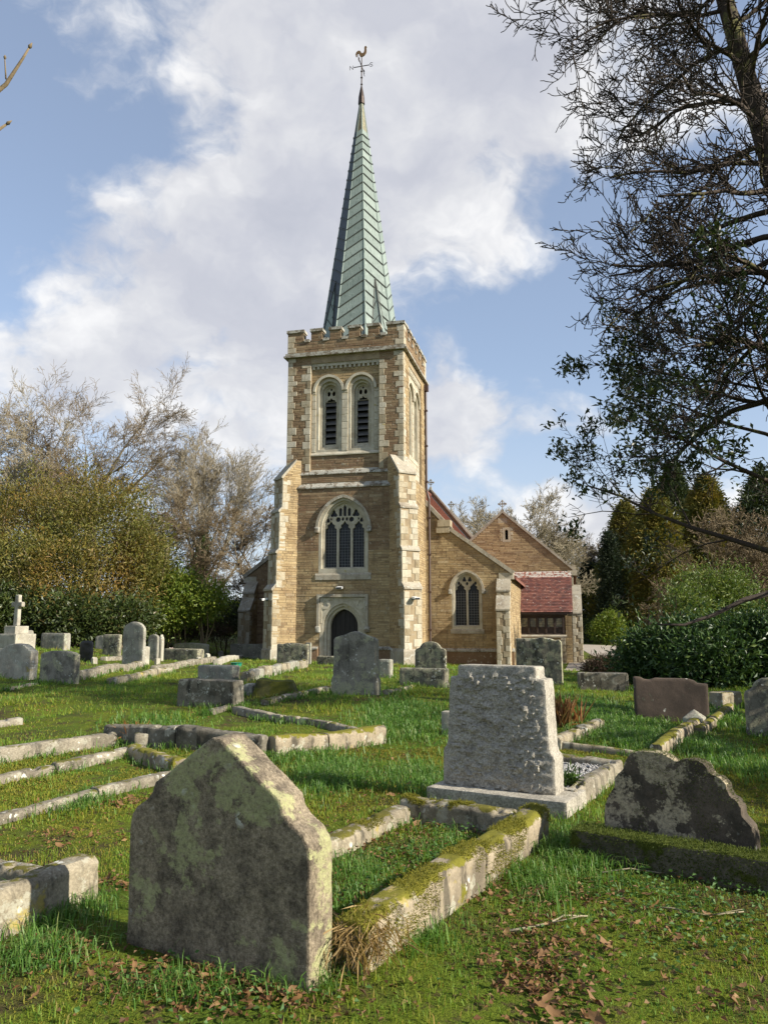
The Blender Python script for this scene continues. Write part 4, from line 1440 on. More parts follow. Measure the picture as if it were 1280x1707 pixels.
rubble(fP, -.25, .78, lambda a, b: [(6.62, 9.12)], 0, M['ochre'], pw, seed=90)
rubble(fP, -1.2, -.25, lambda a, b: [(6.62, 9.12)], -.06, M['brown'], pw, seed=91)
sloped('sill', fP, 6.55, 9.2, .76, .90, .08, 0, M['coping'], pw, .08)
quoin_run(fP, 9.12, -1, -.9, .74, pw, 0, .4, .28, .29, .075)
mb = MB(); mb.box(PU0, 6.62, PV + .3, PV + .7, BASE, PZ0 - .1); mb.box(9.13, 9.5, PV + .9, TV, BASE, PZ0 + .8); mb.box(6.2, 9.1, TV - .25, TV - .1, BASE, 4.0)
psw = mb.build('porch_side_wall', M['mortar'], church)
rubble(Face((0, PV + .3, 0), (1, 0, 0), (0, -1, 0)), -1.0, PZ0 - .15, lambda z0, z1: [(PU0, 6.62)], 0, M['ochre'], psw, seed=92)
rubble(Face((0, PV + .9, 0), (1, 0, 0), (0, -1, 0)), -1.0, PZ0 + .75, lambda z0, z1: [(9.13, 9.5)], 0, M['ochre'], psw, seed=93)
# oak screen with five glazed lights
mb = MB()
mb.box(6.64, 9.10, PV + .30, PV + .42, .90, .99)
mb.box(6.64, 9.10, PV + .30, PV + .42, 1.86, 2.0)
mb.box(6.66, 9.08, PV + .33, PV + .39, 1.27, 1.33)
for k in range(6):
    x = 6.70 + k * (2.34 / 5)
    mb.box(x - .05, x + .05, PV + .28, PV + .41, .98, 1.87)
scr = mb.build('oak_screen', M['wood'], church)
for k in range(5):
    x0 = 6.75 + k * (2.34 / 5)
    x1 = x0 + 2.34 / 5 - .1
    mb = MB(); mb.box(x0, x1, PV + .36, PV + .38, .99, 1.27); mb.build('panel', M['wood'], scr)
    mb = MB(); mb.box(x0 + .03, x1 - .03, PV + .35, PV + .36, 1.33, 1.84); mb.build('pane', M['glassp'], scr)
    mb = MB()
    for a, b, c, d in ((x0, x0 + .03, 1.33, 1.86), (x1 - .03, x1, 1.33, 1.86), (x0 + .03, x1 - .03, 1.80, 1.86)):
        mb.box(a, b, PV + .325, PV + .37, c, d)
    for j in range(1, 4):
        mb.box(x0 + .03, x1 - .03, PV + .345, PV + .349, 1.33 + j * .12 - .005, 1.33 + j * .12 + .005)
    mb.build('light_frame', M['wood'], scr)
buttress((9.78, TV, 0), (0, -1, 0), .26, [(2.1, 1.35), (3.15, .4)], M['ochre'], seed=95, back=.2, qlong=.3, qshort=.2)

# ---- spire
SPZ0, SPZ1, SPR = 13.55, 28.25, 2.03
SC = Vector((0, 2.6, 0))


def oct_pt(k, z):
    r = SPR * (SPZ1 - z) / (SPZ1 - SPZ0)
    q = R(-90 + 22.5 + 45 * k)
    return SC + Vector((r * math.cos(q), r * math.sin(q), z))


V = [oct_pt(k, SPZ0) for k in range(8)] + [oct_pt(k, SPZ1 - .15) for k in range(8)]
spire = obj('spire', V, [(i, (i + 1) % 8, 8 + (i + 1) % 8, 8 + i) for i in range(8)] + [tuple(range(8, 16))], M['copperdark'], church)
NP = 22
zb = [SPZ0 + .1 + (25.9 - SPZ0 - .1) * (1 - (1 - i / NP) ** 1.12) for i in range(NP + 1)]
for k in range(8):
    nrm = ((oct_pt(k, SPZ0) + oct_pt(k + 1, SPZ0)) / 2 - SC - Vector((0, 0, SPZ0))).normalized()
    nrm = (nrm + Vector((0, 0, .14))).normalized()
    rise_right = (k % 2 == 1)

    def fp(s, z):
        return oct_pt(k, z).lerp(oct_pt(k + 1, z), s)
    for i in range(NP):
        wid = (oct_pt(k, zb[i]) - oct_pt(k + 1, zb[i])).length
        sh = min(wid * .62, 1.0)
        wid2 = (oct_pt(k, zb[i + 1]) - oct_pt(k + 1, zb[i + 1])).length
        sh2 = min(wid2 * .62, 1.0)
        a0, b0 = (zb[i], zb[i] + sh) if rise_right else (zb[i] + sh, zb[i])
        a1, b1 = (zb[i + 1], zb[i + 1] + sh2) if rise_right else (zb[i + 1] + sh2, zb[i + 1])
        g = .025
        q = [fp(.025, a0 + g), fp(.975, b0 + g), fp(.975, b1 - g), fp(.025, a1 - g)]
        P_ = [v + nrm * .03 for v in q]
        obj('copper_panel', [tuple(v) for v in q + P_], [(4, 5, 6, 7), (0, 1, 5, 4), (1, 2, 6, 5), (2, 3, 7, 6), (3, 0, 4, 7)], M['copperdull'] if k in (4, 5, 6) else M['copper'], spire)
        mb = MB()
        mb.tube([fp(.0, a0) + nrm * .035, fp(1.0, b0) + nrm * .035], .038, 5)
        mb.build('seam_roll', M['copperdark'], spire)
    # lowest corner fill
    mb = MB()
    mb.tube([oct_pt(k, SPZ0) + (oct_pt(k, SPZ0) - SC - Vector((0, 0, SPZ0))) * .01, oct_pt(k, 27.9)], [.05, .03], 6)
    mb.build('hip_roll', M['copper'], spire)
for k in range(8):
    nrm = ((oct_pt(k, 26) + oct_pt(k + 1, 26)) / 2 - SC - Vector((0, 0, 26))).normalized()
    q = [oct_pt(k, 25.7), oct_pt(k + 1, 25.7), oct_pt(k + 1, SPZ1 - .2), oct_pt(k, SPZ1 - .2)]
    obj('cap_sheet', [tuple(v + nrm * .026) for v in q], [(0, 1, 2, 3)], M['coppertop'], spire)
# broaches over the corners
for k in range(4):
    q = R(-45 + 90 * k)
    dirv = Vector((math.cos(q), math.sin(q), 0))
    side = Vector((-dirv.y, dirv.x, 0))
    apo = lambda z: SPR * math.cos(R(22.5)) * (SPZ1 - z) / (SPZ1 - SPZ0)
    zt = 17.75
    base = [SC + dirv * (apo(13.6) + .02) + side * .55, SC + dirv * (apo(13.6) + .45), SC + dirv * (apo(13.6) + .02) - side * .55]
    base = [v + Vector((0, 0, 13.6)) for v in base]
    tip = SC + dirv * (apo(zt) + .03) + Vector((0, 0, zt))
    br = obj('broach', [tuple(base[0]), tuple(base[1]), tuple(base[2]), tuple(tip)], [(0, 1, 3), (1, 2, 3), (2, 0, 3)], M['copper'], church)
    mb = MB()
    for e in range(3):
        mb.tube([base[e], tip], .03, 5)
    for e in range(1, 5):
        f = e / 5
        for aa, bb in ((0, 1), (2, 1)):
            mb.tube([base[aa].lerp(tip, f), base[bb].lerp(tip, min(1, f + .12))], .02, 4)
    mb.build('seam_roll', M['copperdark'], br)

# ---- weathervane
zt = SPZ1 - .15
mb = MB()
mb.tube([SC + Vector((0, 0, zt - .5)), SC + Vector((0, 0, zt - .1)), SC + Vector((0, 0, zt + .2)), SC + Vector((0, 0, zt + .55))], [.17, .15, .10, .03], 8)
mb.tube([SC + Vector((0, 0, zt + .4)), SC + Vector((0, 0, 30.35))], [.035, .025], 6)
for zz in (zt + .62, zt + 1.0, zt + 1.35):
    mb.tube([SC + Vector((0, 0, zz - .05)), SC + Vector((0, 0, zz)), SC + Vector((0, 0, zz + .05))], [.03, .065, .03], 6)
vane = mb.build('weathervane', M['iron'], church)
mb = MB()
mb.tube([SC + Vector((-.42, 0, 29.75)), SC + Vector((.42, 0, 29.75))], .022, 5)
mb.tube([SC + Vector((0, -.42, 29.75)), SC + Vector((0, .42, 29.75))], .022, 5)
mb.build('compass_arms', M['iron'], vane)


def strokes(name, pts_list, cx, z, s, dvec):
    mb = MB()
    for pl_ in pts_list:
        mb.tube([SC + dvec * (cx + p[0] * s) + Vector((0, 0, z + p[1] * s)) for p in pl_], .016, 4)
    mb.build(name, M['iron'], vane)


XD = Vector((1, 0, 0))
YD = Vector((0, 1, 0))
strokes('letter_n', [[(0, 0), (0, 1)], [(0, 1), (.75, 0)], [(.75, 0), (.75, 1)]], -.62, 29.64, .22, XD)
strokes('letter_s', [[(.7, .85), (.35, 1), (0, .8), (.1, .58), (.6, .42), (.7, .2), (.35, 0), (0, .15)]], .43, 29.64, .22, XD)
strokes('letter_e', [[(0, 0), (0, 1)], [(0, 1), (.6, 1)], [(0, .5), (.5, .5)], [(0, 0), (.6, 0)]], .43, 29.62, .26, YD)
strokes('letter_w', [[(0, 1), (.2, 0)], [(.2, 0), (.4, .7)], [(.4, .7), (.6, 0)], [(.6, 0), (.8, 1)]], -.66, 29.62, .26, YD)
cock_ = [(-.40, .02), (-.44, .20), (-.38, .36), (-.24, .46), (-.10, .42), (-.02, .26), (.06, .20), (.16, .26), (.20, .42), (.19, .60), (.24, .72), (.34, .70), (.37, .62), (.33, .58), (.35, .40), (.33, .22), (.22, .06), (.06, -.04), (-.08, -.02), (-.16, .10), (-.20, .24), (-.27, .26), (-.32, .18), (-.33, .04)]
cock = [(x * .74, z * .74 + .06) for x, z in cock_]
V, Fc = prism([(x, z + 30.25) for x, z in cock], SC.y - .03, SC.y + .03)
obj('cockerel', V, Fc, M['gilt'], vane)

# ---- rainwater pipe on the tower's far corner
mb = MB()
x, y = TW + .09, 4.9
mb.tube([(x, y, 13.1), (x, y, 8.1), (x, y, 7.9), (x + .12, y, 7.55), (x + .12, y, .0)], .06, 7)
mb.box(x - .13, x + .13, y - .12, y + .12, 13.0, 13.3)
for z in (12.0, 10.2, 8.4, 6.6, 4.8, 3.0, 1.2):
    xx = x if z > 7.9 else x + .12
    mb.box(xx - .1, xx + .08, y - .08, y + .08, z - .035, z + .035)
mb.build('downpipe', M['ironpipe'], church)


# wall lights (things of their own, screwed to the wall)
def church_pt(u, v, z):
    return Vector((OX + math.cos(TH) * u + math.sin(TH) * v, OY - math.sin(TH) * u + math.cos(TH) * v, z))


def wall_light(u, v, z, yaw, label):
    e = empty('wall_light', church_pt(u, v, z), (0, 0, -TH + yaw))
    tag(e, label, 'lamp', 'white floodlights on the tower')
    MB().box(-.05, .05, -.06, .0, -.06, .06).build('bracket', M['lead'], e)
    MB().hexa([(-.13, -.30, -.05), (.13, -.30, -.05), (.11, -.05, .0), (-.11, -.05, .0)], [(-.14, -.32, .03), (.14, -.32, .03), (.11, -.05, .08), (-.11, -.05, .08)]).build('housing', M['white'], e)
    MB().hexa([(-.11, -.325, -.042), (.11, -.325, -.042), (.11, -.318, .02), (-.11, -.318, .02)], [(-.11, -.335, -.042), (.11, -.335, -.042), (.11, -.331, .02), (-.11, -.331, .02)]).build('lens', M['glass'], e)


wall_light(-.05, -.138, 2.98, 0, 'white floodlight above the west doorway')
d45 = Vector((-1, -1, 0)).normalized()
for s, lab in ((-1, 'white floodlight on the tower buttress beside the north aisle'), (1, 'white floodlight on the tower buttress beside the downpipe')):
    o_ = Vector((s * (TW - cor), -.12 + cor, 0)) + Vector((s, -1, 0)).normalized() * 1.0
    wall_light(o_.x + s * .012, o_.y - .012, 2.5, s * R(45), lab)

# ==================================================================== GRAVES
def depth_of(P):
    return P.y * math.cos(PITCH) + (P.z - CZ) * math.sin(PITCH)


def prof_round(w_, h, sh=.8):
    p = [(-w_ / 2, -.3), (w_ / 2, -.3)]
    for k in range(13):
        q = math.pi * k / 12
        p.append((w_ / 2 * math.cos(q), h * sh + h * (1 - sh) * math.sin(q)))
    return p


def prof_ogee(w_, h):
    a = w_ / 2
    return [(-a, -.3), (a, -.3), (a, h * .74), (a * .96, h * .80), (a * .84, h * .83), (a * .74, h * .86), (a * .62, h * .92), (a * .40, h * .98), (0, h), (-a * .40, h * .98), (-a * .62, h * .92), (-a * .74, h * .86), (-a * .84, h * .83), (-a * .96, h * .80), (-a, h * .74)]


def prof_peak(w_, h, s=.82):
    a = w_ / 2
    return [(-a, -.3), (a, -.3), (a, h * s), (a * .08, h), (-a * .08, h), (-a, h * s)]


def prof_flat(w_, h):
    a = w_ / 2
    return [(-a, -.3), (a, -.3), (a, h * .97), (a * .97, h), (-a * .97, h), (-a, h * .97)]


def prof_wave(w_, h):
    a = w_ / 2
    return [(-a, -.3), (a, -.3), (a, h * .90), (a * .90, h * .96), (a * .72, h * .93), (a * .45, h * .97), (0, h), (-a * .45, h * .97), (-a * .72, h * .93), (-a * .90, h * .97), (-a, h * .90)]


def prof_shoulder(w_, h):
    a = w_ / 2
    top = [(a * .66 * math.cos(q), h * .80 + h * .20 * math.sin(q)) for q in np.linspace(0, math.pi, 9)]
    return [(-a, -.3), (a, -.3), (a, h * .70), (a * .92, h * .76), (a * .80, h * .77), (a * .70, h * .80)] + top + [(-a * .70, h * .80), (-a * .80, h * .77), (-a * .92, h * .76), (-a, h * .70)]


def prof_block(w_, h):
    a = w_ / 2
    return [(-a * 1.03, -.2), (a * 1.03, -.2), (a, h * .95), (a * .96, h), (-a * .96, h), (-a, h * .95)]


PROF = dict(round=prof_round, ogee=prof_ogee, peak=prof_peak, flat=prof_flat, wave=prof_wave, shoulder=prof_shoulder, block=prof_block, low=lambda w_, h: prof_round(w_, h, .86))
GROUP = 'gravestones in the churchyard'


def headstone(px, py, wpx, hpx, kind, mat, label, yaw=-28, thick=.12, lean=(0, 0), name='headstone', cat='gravestone', Y=None, amp=None, sink=.0, prof=None, w_m=None, h_m=None, vox=None):
    P = G(px, py)
    if Y is not None:
        q = at_y(px, py, Y)
        P = Vector((q.x, q.y, h1(q.x, q.y)))
    dep = depth_of(P)
    view = math.atan2(P.x, P.y)                      # to the right of the lens axis
    rel = abs(R(yaw) + view)
    app = wpx / F * dep
    w_ = w_m or max(.12, (app - thick * math.sin(rel)) / max(.3, math.cos(rel)))
    h = h_m or hpx / F * dep
    pr = (prof or PROF[kind])(w_, h)
    V, Fc = prism(pr, -thick / 2, thick / 2)
    vox = vox or max(.011, min(.045, dep * .0019))
    o = worn(name, V, Fc, mat, vox, amp if amp is not None else min(.012, .002 + vox * .25), 7.0, seed=int(px) % 97, loc=(P.x, P.y, P.z - sink), rot=(R(lean[0]), R(lean[1]), R(yaw)))
    tag(o, label, cat, GROUP if cat == 'gravestone' else None)
    FOOT.append((P.x, P.y, R(yaw), w_ / 2, thick / 2 + .01))
    return o


def slab(P, yaw, w_, d, h, mat, name, parent=None, label=None, cat=None, amp=.007, vox=.022, lean=(0, 0), seed=1, foot=True, grp=None):
    V, Fc = MB().box(-w_ / 2, w_ / 2, -d / 2, d / 2, -.15, h).V, MB().box(0, 1, 0, 1, 0, 1).F
    o = worn(name, V, Fc, mat, vox, amp, 6.0, parent, seed=seed, loc=P, rot=(R(lean[0]), R(lean[1]), R(yaw)))
    if label: tag(o, label, cat, grp)
    if foot:
        FOOT.append((P[0], P[1], R(yaw), w_ / 2, d / 2))
    return o


def kerb(A, B, w_, h, mat, parent, seed=1, vox=None, amp=None, name='kerb', hb=None, piece=1.15):
    """kerb stones laid end to end between two ground points (world x, y), each a little out of true"""
    A, B = Vector((A[0], A[1], 0)), Vector((B[0], B[1], 0))
    L_ = (B - A).length
    d = (B - A).normalized()
    sd = Vector((-d.y, d.x, 0))
    hb = h if hb is None else hb
    r = random.Random(seed * 13 + 5)
    n_ = max(1, int(round(L_ / (piece * r.uniform(.85, 1.15)))))
    cuts = [0] + [(k + r.uniform(-.18, .18)) / n_ for k in range(1, n_)] + [1]
    outp = []
    hw = w_ / 2
    ch = min(.03, hw * .35)
    for k in range(n_):
        a = A + d * (L_ * cuts[k] + (.006 if k else 0)) + sd * r.uniform(-.012, .012)
        c_ = A + d * (L_ * cuts[k + 1] - (.006 if k < n_ - 1 else 0)) + sd * r.uniform(-.012, .012)
        l1 = (c_ - a).length
        za, zb_ = h1(a.x, a.y), h1(c_.x, c_.y)
        ha = h + (hb - h) * cuts[k] + r.uniform(-.018, .018)
        hc = h + (hb - h) * cuts[k + 1] + r.uniform(-.018, .018)
        sec = lambda hh: [(-hw, -.16), (hw, -.16), (hw, hh - ch), (hw - ch, hh), (-hw + ch, hh), (-hw, hh - ch)]
        c = (a + c_) / 2
        zm = (za + zb_) / 2
        V = [(-l1 / 2, y, z + za - zm) for y, z in sec(ha)] + [(l1 / 2, y, z + zb_ - zm) for y, z in sec(hc)]
        n = 6
        Fc = [tuple(reversed(range(n))), tuple(range(n, 2 * n))] + [(i, (i + 1) % n, n + (i + 1) % n, n + i) for i in range(n)]
        dist = c.length
        vx = vox or max(.014, min(.045, dist * .0022))
        chips = lambda P, N: -.05 * np.clip(fbm(P * 7 + seed + k, 3, seed, .5) - .62, 0, 1) / .2 * np.clip(N[:, 2], .15, 1)
        o = worn(name, V, Fc, mat, vx, amp if amp is not None else .012 + dist * .0005, 4.5, parent, seed=seed + k * 7, rough=chips)
        dd = (c_ - a).normalized()
        Mx = Matrix.Translation(Vector((c.x, c.y, zm))) @ Matrix.Rotation(math.atan2(dd.y, dd.x), 4, 'Z') @ Matrix.Rotation(R(r.uniform(-4, 4)), 4, 'X')
        if parent is not None:
            Mx = parent.matrix_basis.inverted() @ Mx
        o.matrix_basis = Mx
        FOOT.append((c.x, c.y, math.atan2(dd.y, dd.x), l1 / 2, hw))
        outp.append(o)
    return outp


def grave(pts, label, name='grave_surround'):
    c = Vector((sum(p[0] for p in pts) / len(pts), sum(p[1] for p in pts) / len(pts), 0))
    e = empty(name, (c.x, c.y, h1(c.x, c.y)))
    return tag(e, label, 'grave', 'stone kerbs round graves')


GD = Vector((.50, .866, 0))          # the way the graves lie
GN = Vector((-.866, .50, 0))
YAW = -30

# --- the gabled stone in front
def s1_prof(w_, h):
    a = w_ / 2
    return [(-a, -.3), (a, -.3), (a, .49), (a * .985, .545), (a * .92, .59), (a * .80, .625), (a * .73, .66), (a * .70, .705), (a * .05, .925), (-a * .05, .925), (-a * .70, .705), (-a * .73, .66), (-a * .80, .625), (-a * .92, .59), (-a * .985, .545), (-a, .49)]


M['front'] = stone_mat('front_headstone_lichen', (.36, .295, .205), (.17, .138, .10), (.47, .47, .23), .50, 2.6, 9.0, .10, .0, fleck=.95, bump=1.0, stain=.3)
s1 = headstone(372, 1602, 0, 0, 'x', M['front'], 'gabled grey headstone blotched with green lichen at the foot of the mossy kerbed grave', yaw=-29, thick=.165, lean=(1.5, .6), prof=s1_prof, w_m=.98, h_m=.92, amp=.006, vox=.0085)
s1.location = (-.675, 3.48, h1(-.675, 3.48) - .005)

# --- rock-faced granite stone on a slab with a gravel plot
def s2_prof(w_, h):
    a = w_ / 2
    return [(-a, 0), (a, 0), (a, .28), (a * .99, .30), (a * .94, .32), (a * .92, .36), (a * .905, .50), (a * .87, .88), (a * .85, .905), (a * .72, .905), (a * .72, .99), (a * .69, 1.005), (-a * .69, 1.005), (-a * .72, .99), (-a * .72, .905), (-a * .85, .905), (-a * .87, .88), (-a * .905, .50), (-a * .92, .36), (-a * .94, .32), (-a * .99, .30), (-a, .28)]


c2 = Vector((.93, 6.28, 0))
z2 = h1(c2.x, c2.y)
V, Fc = prism(s2_prof(.92, 1.0), -.11, .11)


def hewn(P, N):
    f = np.clip(-N[:, 1] - .4, 0, .6) / .6
    edge = np.interp(P[:, 2], [0, .3, .4, .9, .905, 1.0], [.45, .45, .42, .39, .32, .32])
    inner = np.clip((edge - np.abs(P[:, 0])) / .09, 0, 1) * np.clip((.99 - P[:, 2]) / .08, 0, 1)
    Q = P * [1, 0, 1]
    a = fbm(Q * 21, 4, 3, .66) - .5
    b = np.abs(fbm(Q * 37 + 9, 3, 5, .6) - .5)
    return f * inner * (.014 + .06 * a - .05 * b)


s2 = worn('headstone', V, Fc, M['granite'], .0115, .004, 9.0, seed=4, rough=hewn, smooth=True, loc=(c2.x, c2.y, z2 + .13), rot=(R(-1), 0, R(YAW)), scale=(1, 1, .94))
tag(s2, 'rock-faced grey granite headstone with stepped top on a granite slab', 'gravestone', GROUP)
sb = slab((c2.x + .02, c2.y - .03, z2), YAW, 1.12, .52, .135, M['granite'], 'base_slab', seed=2, vox=.016)
sb.parent = s2
sb.matrix_parent_inverse = s2.matrix_basis.inverted()
e = grave([(1.9, 6.8)], 'pale granite kerb round a bed of grey chippings behind the rock-faced stone', 'gravel_plot')
pa = c2 + GN * -.50 + GD * .1
pb = pa + GD * 1.55
pc = pb + GN * 1.0
pd = pa + GN * 1.0 + GD * .1
kerb(pa, pb, .13, .15, M['kerbgrey'], e, 3)
kerb(pb, pc, .12, .13, M['kerbgrey'], e, 4)
kerb(pd, pc, .12, .13, M['kerbgrey'], e, 5)
# chippings: too many to count
n = 2600
uv = rng.random((n, 2))
PX = pa.x + GD.x * (.06 + 1.42 * uv[:, 0]) + GN.x * (.07 + .86 * uv[:, 1])
PY = pa.y + GD.y * (.06 + 1.42 * uv[:, 0]) + GN.y * (.07 + .86 * uv[:, 1])
PZ = H(PX, PY) + .075 + rng.normal(0, .006, n)
octa = np.array([(1, 0, 0), (-1, 0, 0), (0, 1, 0), (0, -1, 0), (0, 0, .7), (0, 0, -.7)], float)
of = np.array([(0, 2, 4), (2, 1, 4), (1, 3, 4), (3, 0, 4), (2, 0, 5), (1, 2, 5), (3, 1, 5), (0, 3, 5)])
sz = rng.uniform(.010, .021, n)
Vc = octa[None] * sz[:, None, None] * rng.uniform(.6, 1.4, (n, 6, 1)) + np.stack([PX, PY, PZ], 1)[:, None]
tag(obj('chippings', Vc.reshape(-1, 3), (of[None] + (np.arange(n) * 6)[:, None, None]).reshape(-1, 3), M['chips']), 'grey stone chippings filling the kerbed plot', 'gravel', kind='stuff')
cc = (pa + pb + pc + pd) / 4
mb = MB()
hh = [p + Vector((0, 0, h1(p.x, p.y))) for p in (pa, pb, pc, pd)]
mb.hexa([p - Vector((0, 0, .1)) for p in hh], [p + Vector((0, 0, .066)) for p in hh])
mb.build('gravel_bed', M['chips'], e)
FOOT.append((cc.x, cc.y, math.atan2(GD.y, GD.x), .8, .5))

# --- scalloped tablet on a mossy beam, in the shade
def s3_prof(w_, h):
    return [(-.50, -.3), (.50, -.3), (.50, .24), (.485, .30), (.45, .33), (.43, .35), (.425, .41), (.40, .45), (.365, .47), (.35, .49), (.34, .545), (.30, .585), (.26, .59), (.24, .60), (.215, .645), (.17, .675), (.11, .685), (.05, .67), (.02, .645), (-.01, .67), (-.06, .695), (-.14, .705), (-.24, .70), (-.31, .675), (-.345, .62), (-.36, .56), (-.395, .53), (-.42, .50), (-.43, .43), (-.46, .39), (-.49, .33), (-.50, .26)]


c3 = Vector((1.79, 4.77, 0))
z3 = h1(c3.x, c3.y)
V, Fc = prism(s3_prof(1, 1), -.06, .06)
s3 = worn('headstone', V, Fc, M['scallop'], .012, .007, 8.0, seed=8, loc=(c3.x - .05, c3.y, z3 + .01), rot=(R(-4), 0, R(-38)), scale=(.87, 1, .88))
tag(s3, 'broken scalloped tablet stained black and buff above a mossy beam', 'gravestone', GROUP)
FOOT.append((c3.x, c3.y, R(-36), .5, .08))
b3 = slab((c3.x - .12, c3.y - .20, z3), -36, 1.22, .17, .175, stone_mat('moss_covered_beam', (.16, .14, .10), (.08, .07, .05), (.2, .2, .1), .2, 6, 3, 0, 1.0, (.095, .115, .014)), 'mossy_beam', None, 'stone beam thickly covered with green moss before the scalloped tablet', 'stone', seed=5, vox=.014, amp=.012)

# --- stones of the right-hand side
headstone(1120, 1203, 118, 72, 'x', M['slate'], 'dark brown slate headstone with little ogee corners by the laurel hedge', yaw=-14, thick=.07, prof=lambda w_, h: [(-w_ / 2, -.3), (w_ / 2, -.3), (w_ / 2, h * .86), (w_ * .36, h * .87), (w_ * .33, h * .93), (w_ * .25, h * .97), (-w_ * .2, h * .98), (-w_ * .28, h * .93), (-w_ * .36, h * .95), (-w_ * .40, h), (-w_ / 2, h)], amp=.004)
headstone(1287, 1228, 78, 96, 'shoulder', M['dark'], 'rounded dark headstone with green lichen beside the slate stone', yaw=-20, thick=.13)
headstone(906, 1140, 64, 76, 'wave', M['dark'], 'dark lichened headstone with wavy top and pale edge near the path', yaw=-24, thick=.13)
headstone(884, 1128, 46, 63, 'flat', M['dark'], 'plain square-topped headstone half hidden behind the wavy-topped one', yaw=-24, thick=.12)
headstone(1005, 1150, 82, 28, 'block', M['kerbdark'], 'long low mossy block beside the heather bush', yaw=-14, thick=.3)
headstone(1210, 1180, 52, 26, 'block', M['kerb'], 'rough broken kerb block below the laurel hedge', yaw=30, thick=.25)

# --- stones in the middle
headstone(593, 1158, 84, 104, 'peak', M['frost'], 'tall grey headstone with low pointed top before the west door', yaw=-26, thick=.13, prof=lambda w_, h: [(-w_ * .5, -.3), (w_ * .5, -.3), (w_ * .5, h * .24), (w_ * .47, h * .28), (w_ * .46, h * .86), (w_ * .40, h * .90), (w_ * .30, h * .92), (w_ * .03, h), (-w_ * .03, h), (-w_ * .30, h * .93), (-w_ * .42, h * .90), (-w_ * .46, h * .86), (-w_ * .47, h * .28), (-w_ * .5, h * .24)])
headstone(718, 1122, 54, 52, 'shoulder', M['dark'], 'round-shouldered lichened headstone standing behind a low block', yaw=-24, thick=.12)
headstone(707, 1145, 84, 30, 'block', M['dark'], 'low mossy block in front of the round-shouldered headstone', yaw=-24, thick=.28)
headstone(488, 1107, 56, 35, 'wave', M['dark'], 'wide dark headstone with scalloped top against the tower buttress', yaw=-22, thick=.16)
headstone(514, 1107, 12, 35, 'flat', M['grey'], 'narrow pale headstone edge next to the wide dark scalloped one', yaw=-22, thick=.1)
headstone(643, 1130, 26, 30, 'block', M['grey'], 'small broken grey block right behind the tall pointed headstone', yaw=-24, thick=.2)
headstone(545, 1108, 36, 14, 'block', M['dark'], 'small dark kerb block under the west doorway', yaw=-24, thick=.2)
headstone(420, 1098, 74, 24, 'flat', M['grey'], 'low wide grey slab against the north side of the tower', yaw=-20, thick=.12)
headstone(364, 1139, 70, 29, 'block', M['grey'], 'pale-topped low block beside the row of rubble kerbs', yaw=-24, thick=.3)
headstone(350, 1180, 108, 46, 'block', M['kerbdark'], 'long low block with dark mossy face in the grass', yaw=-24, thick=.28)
headstone(746, 1225, 12, 38, 'flat', M['grey'], 'narrow low stone post tucked behind the rock-faced granite stone', yaw=-24, thick=.12)

# --- stones on the left
headstone(28, 1132, 62, 58, 'ogee', M['pale'], 'pale grey headstone with ogee top at the edge of the lawn', yaw=-24, thick=.22)
headstone(98, 1138, 64, 52, 'low', M['frost'], 'squat lichen-speckled headstone with low curved top', yaw=-26, thick=.16)
headstone(222, 1112, 38, 74, 'round', M['grey'], 'tall round-topped headstone spotted with lichen, tallest of its row', yaw=-26, thick=.13)
headstone(243, 1108, 12, 30, 'block', M['pale'], 'small square pale stone at the foot of the tall round-topped headstone', yaw=-26, thick=.2)
headstone(186, 1094, 32, 36, 'flat', M['dark'], 'square dark headstone left of the tall round-topped stone', yaw=-24, thick=.16)
headstone(255, 1102, 20, 44, 'low', M['grey'], 'grey headstone with curved top beside the pointed white post', yaw=-24, thick=.12)
headstone(268, 1102, 11, 44, 'peak', M['pale'], 'pointed white stone post among the left headstones', yaw=-24, thick=.16)
headstone(143, 1104, 24, 36, 'round', M['black'], 'small polished black headstone with rounded top', yaw=-22, thick=.07)
headstone(141, 1078, 25, 33, 'peak', M['grey'], 'lichened headstone with shallow pointed top behind the black one', yaw=-24, thick=.14)
headstone(105, 1072, 28, 30, 'shoulder', M['pale'], 'white round-shouldered headstone before the dark hedge', yaw=-24, thick=.1)
headstone(92, 1082, 46, 26, 'block', M['grey'], 'broad low stone block in front of the white round-shouldered headstone', yaw=-24, thick=.3)
headstone(168, 1082, 20, 22, 'low', M['pale'], 'small yellowed headstone near the hedge foot', yaw=-24, thick=.12)
headstone(318, 1098, 60, 26, 'low', M['grey'], 'low wide headstone with pale scalloped ends near the grass bank', yaw=-24, thick=.16)
headstone(305, 1102, 68, 20, 'block', M['dark'], 'dark low chest block with flowers laid round it', yaw=-24, thick=.4)
for px, py, lab in ((262, 1108, 'small white stone corner post by the chest block'), (331, 1106, 'small white stone block right of the chest block'), (345, 1100, 'little gabled white marker near the grass bank'), (368, 1096, 'little pale marker nearest the church wall'), (117, 1106, 'round white stone at the foot of the black headstone'), (157, 1106, 'square cream stone at the right foot of the black headstone')):
    headstone(px, py, 11, 11, 'peak', M['pale'], lab, yaw=-24, thick=.18, name='marker_stone', cat='marker')
headstone(418, 1158, 24, 18, 'low', M['grey'], 'rounded grey boulder on the grass', yaw=-10, thick=.3, name='boulder', cat='boulder', amp=.03)

# cross on a stepped base at the far left
Pc = at_y(26, 1070, 24)
gz = h1(Pc.x, Pc.y)
dz = Pc.z - gz                                       # the base stands on the ground below it
k_ = depth_of(Pc) / F
cr = empty('stone_cross', (Pc.x, Pc.y, gz), (0, 0, R(-26)))
tag(cr, 'white stone cross on a stepped base before the hedge', 'gravestone', GROUP)


def bxg(a, c_, z0, z1):
    m_ = MB().box(-a, a, -c_, c_, z0, z1)
    return m_.V, m_.F


